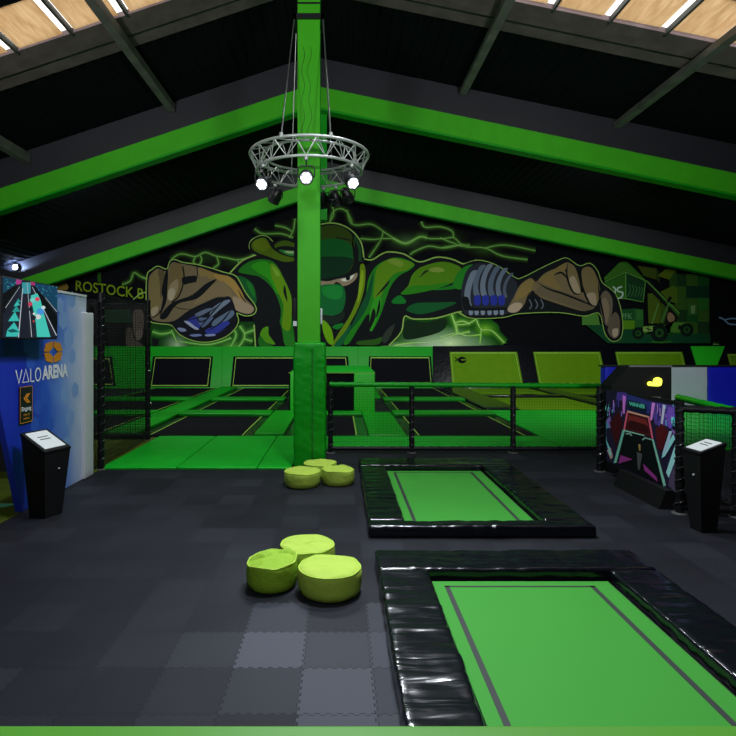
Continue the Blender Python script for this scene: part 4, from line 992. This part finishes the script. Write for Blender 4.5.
bp_((26, 22, 40), [(55, 150), (160, 175), (400, 235), (400, 680), (330, 600), (60, 480)])
bp_((60, 44, 110), [(60, 160), (170, 175), (165, 260), (120, 280), (60, 230)]); bp_((64, 46, 110), [(270, 215), (400, 235), (400, 330), (300, 320)]); bp_((34, 40, 90), [(170, 180), (280, 215), (275, 270), (170, 255)])
for c, pts in (((120, 130, 190), [(85, 195), (100, 200), (125, 400), (112, 405)]), ((90, 170, 180), [(95, 240), (108, 240), (124, 390), (115, 400)]), ((160, 90, 170), [(150, 185), (165, 190), (160, 270), (150, 270)]), ((170, 100, 170), [(285, 218), (300, 222), (285, 300), (276, 300)]),
               ((150, 150, 200), [(335, 228), (347, 230), (335, 320), (325, 316)]), ((90, 60, 140), [(360, 240), (395, 245), (370, 340), (345, 320)]), ((80, 170, 150), [(70, 240), (85, 215), (82, 265), (66, 270)]), ((80, 180, 165), [(375, 290), (395, 280), (388, 330), (372, 320)]),
               ((60, 110, 130), [(65, 300), (95, 340), (72, 370), (105, 470), (95, 485), (60, 380)]), ((96, 180, 160), [(62, 390), (75, 385), (105, 470), (95, 478)]), ((100, 80, 140), [(70, 300), (90, 260), (100, 330), (80, 345)]), ((150, 120, 110), [(78, 440), (95, 425), (105, 465), (95, 480)]),
               ((50, 12, 18), [(90, 310), (130, 260), (150, 310), (120, 430)]), ((60, 14, 20), [(300, 340), (330, 315), (360, 350), (330, 440), (310, 430)]), ((54, 16, 20), [(175, 265), (262, 290), (285, 380), (245, 365), (160, 340)]), ((90, 30, 30), [(180, 275), (258, 298), (270, 330), (172, 305)]), ((40, 10, 14), [(185, 300), (260, 322), (272, 360), (170, 335)]),
               ((190, 120, 100), [(172, 255), (272, 282), (274, 290), (172, 264)]), ((180, 70, 90), [(168, 262), (176, 262), (160, 350), (152, 350)]), ((180, 70, 90), [(265, 285), (274, 288), (292, 385), (284, 385)]),
               ((10, 12, 14), [(155, 345), (245, 372), (288, 392), (340, 600), (120, 500)]), ((90, 150, 130), [(150, 345), (160, 348), (122, 495), (108, 498)]), ((100, 150, 130), [(284, 385), (292, 388), (350, 600), (338, 605)]),
               ((110, 150, 130), [(155, 343), (250, 368), (250, 373), (155, 350)]), ((100, 130, 120), [(238, 388), (252, 378), (282, 386), (282, 392), (254, 384), (242, 394)]), ((100, 130, 120), [(165, 360), (185, 358), (195, 372), (188, 372), (182, 364), (165, 366)]),
               ((110, 40, 100), [(140, 460), (195, 480), (130, 500)]), ((110, 40, 100), [(245, 500), (305, 560), (312, 585), (250, 530)]), ((130, 110, 60), [(222, 410), (232, 412), (232, 440), (226, 440)]), ((60, 60, 60), [(215, 445), (240, 455), (228, 530), (220, 525)]),
               ((110, 180, 170), [(385, 360), (395, 380), (345, 465), (328, 475), (340, 440)]), ((120, 180, 180), [(350, 540), (395, 400), (398, 470), (362, 565)]), ((130, 150, 180), [(330, 460), (365, 350), (378, 350), (350, 450)]), ((100, 70, 130), [(370, 330), (400, 360), (400, 410), (385, 370)]),
               ((60, 50, 70), [(365, 560), (400, 480), (400, 680), (360, 600)]), ((16, 30, 40), [(172, 205), (258, 228), (256, 262), (172, 245)])): bp_(c, pts)
random.seed(9)
for i in range(26):
    x = random.choice([random.uniform(68, 150), random.uniform(300, 395)]); y = random.uniform(180+x*.12, 260+x*.15); h_ = random.uniform(10, 45)
    bp_(random.choice([(120, 90, 170), (70, 60, 140), (150, 110, 160), (40, 40, 90), (80, 140, 160)]), [(x, y), (x+4, y+1), (x+4, y+h_), (x, y+h_)])
for pts in ([(68, 245), (76, 225), (72, 260)], [(80, 255), (88, 220), (84, 268)], [(372, 290), (378, 320), (384, 285)]): bp_((90, 200, 180), pts)
e1, e2, e3 = [onplane(590+x/4.6, 355+y/4.6, PA+bn*.03, bn) for x, y in ((180, 232), (254, 248), (180, 214))]
text(BN, 'WINNER', e1, e2-e1, e3-e1, .03, lin((110, 235, 205)))
BN.build('artwork', 'print', gb)
MB().hexa([(4.44, 7.8, 0), (4.63, 7.8, 0), (4.60, 9.1, 0), (4.44, 9.1, 0)], [(4.54, 7.8, .26), (4.65, 7.8, .26), (4.62, 9.1, .26), (4.54, 9.1, .26)]).build('plinth', 'black_plastic', gb)
gm = thing('game_machine', 'dark rounded game machine with a glowing yellow cloud shaped light', 'game machine', (5.3, 10, 0))
DH = 9.92
pr = [P(x, y, DH) for x, y in ((611, 402), (611.5, 386), (615, 382), (619, 378), (623, 373.5), (626.5, 369.5), (629.5, 367), (634, 366.4), (671.5, 366.4))]
pr = [Vector((pr[0].x, DH, 0))]+pr+[Vector((pr[-1].x, DH, 0))]
MB().prism(pr, (0, .4, 0)).build('cabinet', 'black_plastic', gm)
mb = MB()
cl = [(648, 385.3), (647.5, 382.5), (650, 381.5), (652.5, 382.6), (653.5, 379), (657, 377.3), (660.6, 379), (661, 382.5), (659.5, 385.6), (654, 386)]
mb.prism([P(x, y, DH-.003) for x, y in smoothpts(cl)], (0, -.03, 0)); mb.build('cloud_light', 'duck', gm)
a, b = P(646, 400, DH), P(660, 396.5, DH)
MB().box(a.x, DH-.02, a.z, b.x, DH-.001, b.z).build('vent_strip', 'cable', gm)
a, b = P(629, 367, DH), P(671.5, 366, DH)
MB().box(a.x, DH-.02, a.z, b.x, DH+.02, b.z+.012).build('top_trim', 'cable', gm)
# blue and white padded barrier
bw = thing('padded_barrier', 'blue and white padded barrier wall behind the game machine', 'barrier', (11.5, 18.2, 0))
for x0, x1, m in ((8.55, 10.6, 'blue_pad'), (10.62, 11.85, 'white_pad'), (11.87, 14.5, 'blue_pad')):
    MB().soft((x0, 18.05, .045), (x1, 18.4, 1.50), .03, .18, wr(.01, 3)).build('panel', m, bw, 50)
MB().box(8.5, 18.02, 1.50, 14.55, 18.43, 1.54).build('top_cap', 'black_foam', bw)

# ---------------------------------------------------------------- near trampolines
def tramp(x0, x1, y0, y1, ix0, ix1, iy0, iy1, label, sd):
    t = thing('trampoline', label, 'trampoline', ((x0+x1)/2, (y0+y1)/2, 0), 0, 'single trampolines in the rubber floor')
    zt = .145
    side = False
    def dp(p, n):
        k = p*1.0
        a = noise.noise(Vector((k.x*2.2+sd, k.y*2.2, k.z*2)))*.012+noise.noise(Vector((k.x*7+sd, k.y*7, k.z*9)))*.006
        ax = (k.x*1.2, k.y*11) if side else (k.x*11, k.y*1.2)
        fold = noise.noise(Vector((ax[0]+sd*3, ax[1], k.z*3)))*.007+abs(noise.noise(Vector((ax[0]*1.6, ax[1]*1.7+sd, 2))))*.008
        s_ = (a+fold)*(0 if p.z < .02 else 1)
        q = p+n*s_
        return q
    for nm, a in (('front_pad', (x0, y0, x1, iy0)), ('back_pad', (x0, iy1, x1, y1)), ('side_pad', (x0, iy0+.004, ix0, iy1-.004)), ('side_pad', (ix1, iy0+.004, x1, iy1-.004))):
        side = nm == 'side_pad'
        MB().soft((a[0], a[1], 0), (a[2], a[3], zt), .035, .028, dp).build(nm, 'pad_vinyl', t, 60)
    MB().box(ix0+.004, iy0+.004, .004, ix1-.004, iy1-.004, .03).build('spring_bed', 'black_foam', t)
    mx0, mx1, my0, my1 = ix0+.03, ix1-.04, iy0+.02, iy1-.06
    m_ = MB().box(mx0, my0, .045, mx1, my1, .05).build('mat', 'green_mat', t)
    w = .045
    a, b, c, d = mx0+.10, mx1-.17, my0+.12, my1-.10
    for bx in ((a, c, a+w, d), (b-w, c, b, d), (a, d-w*.6, b, d)): MB().box(bx[0], bx[1], .0505, bx[2], bx[3], .052).build('border_stripe', 'stripe', m_)
    return t
tramp(.35, 3.06, 6.66, 10.55, .80, 2.52, 6.90, 9.94, 'black padded floor trampoline with green bed, the far one near the fence', 1)
tramp(.37, 3.08, 2.05, 5.93, .85, 2.60, 2.55, 5.42, 'black padded floor trampoline with green bed, the near one in front', 5)

# ---------------------------------------------------------------- poufs
def pouf(x, y, r, h, label, sd, slump=0., dent=0., cm='pouf'):
    t = thing('pouf', label, 'pouf', (x, y, 0), 0, 'lime poufs on the rubber floor')
    def fn(p):
        v = Vector((p.x-x, p.y-y, p.z)); u = p.z/h
        a = math.atan2(v.y, v.x); rr = v.xy.length/r
        n1 = noise.noise(Vector((math.cos(a)*1.6+sd, math.sin(a)*1.6, p.z*6)))
        n2 = noise.noise(Vector((v.x*7+sd*3, v.y*7, p.z*14)))
        k = 1+.018*n1*min(1, rr*2)+.014*n2
        dz = 0
        if u > .75:
            w = (u-.75)/.25
            dz = slump*v.x/r*h*w + .007*w*noise.noise(Vector((v.x*3+v.y*9, v.y*3-v.x*5, sd))) - dent*h*w*max(0, 1-((v.x/r-.15)**2+(v.y/r+.25)**2)*1.4) + .022*w*noise.noise(Vector((v.x*6+sd, v.y*9, 1)))*(1+4*abs(slump))
            if dent: dz += .09*dent*w*math.sin(v.y*26+3*n1)*(1-rr*.6)
        return Vector((x+v.x*k, y+v.y*k, max(0, p.z+dz)))
    body = [(r*.55, 0), (r*.86, .003), (r*.95, .02), (r*1.0, .07)] + [(r*(1.0+.015*math.sin(math.pi*i/5)), .07+(h*.90-.07)*i/5) for i in range(1, 6)]
    MB().lathe(body+[(r*.975, h*.935)], x, y, 48, fn).build('side_panel', cm, t, 70)
    top = [(r*.978, h*.93), (r*.96, h*.955), (r*.90, h*.985)] + [(r*q, h*(1.0+.03*(1-q))) for q in (.8, .65, .5, .35, .2, .08, .01)]
    MB().lathe(top, x, y, 48, fn).build('top_panel', cm, t, 70)
    pts = [fn(Vector((x+r*.985*math.cos(a*math.pi/24), y+r*.985*math.sin(a*math.pi/24), h*.94))) for a in range(48)]
    MB().tube(pts, .006, 6, True).build('piping', 'pouf_seam', t, 60)
    return t
pouf(-.095, 5.27, .298, .245, 'lime pouf at front right of the near group of three', 1)
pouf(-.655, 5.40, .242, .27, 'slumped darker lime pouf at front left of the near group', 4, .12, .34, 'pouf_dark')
pouf(-.34, 5.86, .285, .24, 'lime pouf at the back of the near group of three', 8, 0, .05)
pouf(-.61, 9.10, .292, .25, 'lime pouf at left in the far group beside the column', 12)
pouf(-.03, 9.22, .262, .25, 'lime pouf at right in the far group beside the column', 15, -.06)
pouf(-.345, 9.70, .285, .25, 'lime pouf nearest the column, behind its two neighbours', 19)

# ---------------------------------------------------------------- green ledge in the foreground
ld = thing('foreground_ledge', 'green padded ledge along the bottom picture edge', 'ledge', (0, 1.4, 0))
MB().soft((-3, 1.3, 1.24), (3, 1.5, 1.335), .02).build('top_pad', 'ledge', ld, 40)
MB().box(-3, 1.34, 0, 3, 1.48, 1.235).build('wall', 'black_plastic', ld)

# ================================================================ light
def area(name, loc, aim, size, watts, col=(1, 1, 1), sy=None, spread=180):
    l = bpy.data.lights.new(name, 'AREA'); l.energy = watts; l.color = col; l.shape = 'RECTANGLE'; l.size = size; l.size_y = sy or size; l.spread = R(spread)
    o = bpy.data.objects.new(name, l); C.objects.link(o); o.location = loc
    o.rotation_euler = (Vector(aim)-Vector(loc)).to_track_quat('-Z', 'Y').to_euler(); return o
def spot(name, loc, aim, watts, ang, col=(1, 1, 1), r=.12, blend=.6):
    l = bpy.data.lights.new(name, 'SPOT'); l.energy = watts; l.color = col; l.spot_size = R(ang); l.spot_blend = blend; l.shadow_soft_size = r
    o = bpy.data.objects.new(name, l); C.objects.link(o); o.location = loc
    o.rotation_euler = (Vector(aim)-Vector(loc)).to_track_quat('-Z', 'Y').to_euler(); return o
area('hall_lamp_and_fill', (.6, 6.4, 8.4), (.4, 5.0, 0), .8, 250, (.88, .94, 1), spread=130)
area('hall_lamp_and_fill', (1.6, 9.4, 9.2), (.8, 3.5, 0), .7, 170, (.88, .94, 1), spread=110)
area('hall_lamp_and_fill', (-.5, -1.5, 6.8), (-.2, 10, 1.5), 1.0, 170, (.92, .96, 1))  # added fill above the camera for the column front, no fixture
area('beam_fill', (-5.5, -2.4, 5.0), (-7, 17, 9.0), .8, 210, (.95, 1, .97), spread=75)  # unseen light added behind the camera to brighten the left beams
area('beam_fill', (5.0, -2.4, 5.0), (6, 17, 9.0), .8, 210, (.95, 1, .97), spread=75)  # its added counterpart for the right beams
for x in (-6, 1.5, 9): spot('court_fill', (x, 17.75, zg(x)-.35), (x, 21.5, 0), 900, 130, (.95, 1, .97))  # added spots without bodies, hidden behind the rafters to light the courts
for x in (-9, 0, 9): spot('mural_fill', (x, 17.65, zg(x)-.5), (x, 28.4, 4.0), 640, 95, (.95, 1, .97))  # added spots hidden behind the near frame to brighten the mural
spot('court_fill', (-3.4, 11.0, 9.2), (-3.4, 13, 0), 700, 90, (.95, 1, .97))  # added above the view to brighten the entry platform
for x, ax in ((-15, -15), (15, 17)): spot('side_floodlight', (x, 15, 4.2), (ax, 27, 6.0), 420, 70, (.95, 1, .98))
spot('barrier_fill', (9.5, 11.0, 7.6), (11, 18, .8), 500, 60, (.95, .97, 1))  # added out of view to brighten the padded barrier
pl = bpy.data.lights.new('small_lamp', 'SPOT'); pl.energy = 60; pl.color = (.45, .62, 1); pl.spot_size = R(150); pl.shadow_soft_size = .05
po = bpy.data.objects.new('small_lamp', pl); C.objects.link(po); po.location = P(14, 267, 26.9)+Vector((0, -.12, 0)); po.rotation_euler = (R(135), 0, 0)
pl.energy = 160
for p, d in lit: spot('ring_beam', p+d*.16, p+d*8, 260, 75, (.88, .93, 1), .1)
w = bpy.data.worlds.new('daylight'); sc.world = w; w.use_nodes = True
bg = w.node_tree.nodes['Background']; bg.inputs[0].default_value = (1, .97, .92, 1); bg.inputs[1].default_value = 2.2

# ================================================================ camera
cd = bpy.data.cameras.new('camera'); cam = bpy.data.objects.new('camera', cd); C.objects.link(cam)
cam.location = (0, 0, H); cam.rotation_euler = (R(90), 0, 0)
cd.sensor_width = 36; cd.lens = F/736*36; cd.shift_x = (368-PX)/736; cd.shift_y = -(368-PY)/736
cd.clip_start = .05; cd.clip_end = 200
sc.camera = cam
sc.view_settings.view_transform = 'Standard'; sc.view_settings.look = 'None'; sc.view_settings.gamma = 1; sc.view_settings.use_curve_mapping = False
sc.view_settings.exposure = 0
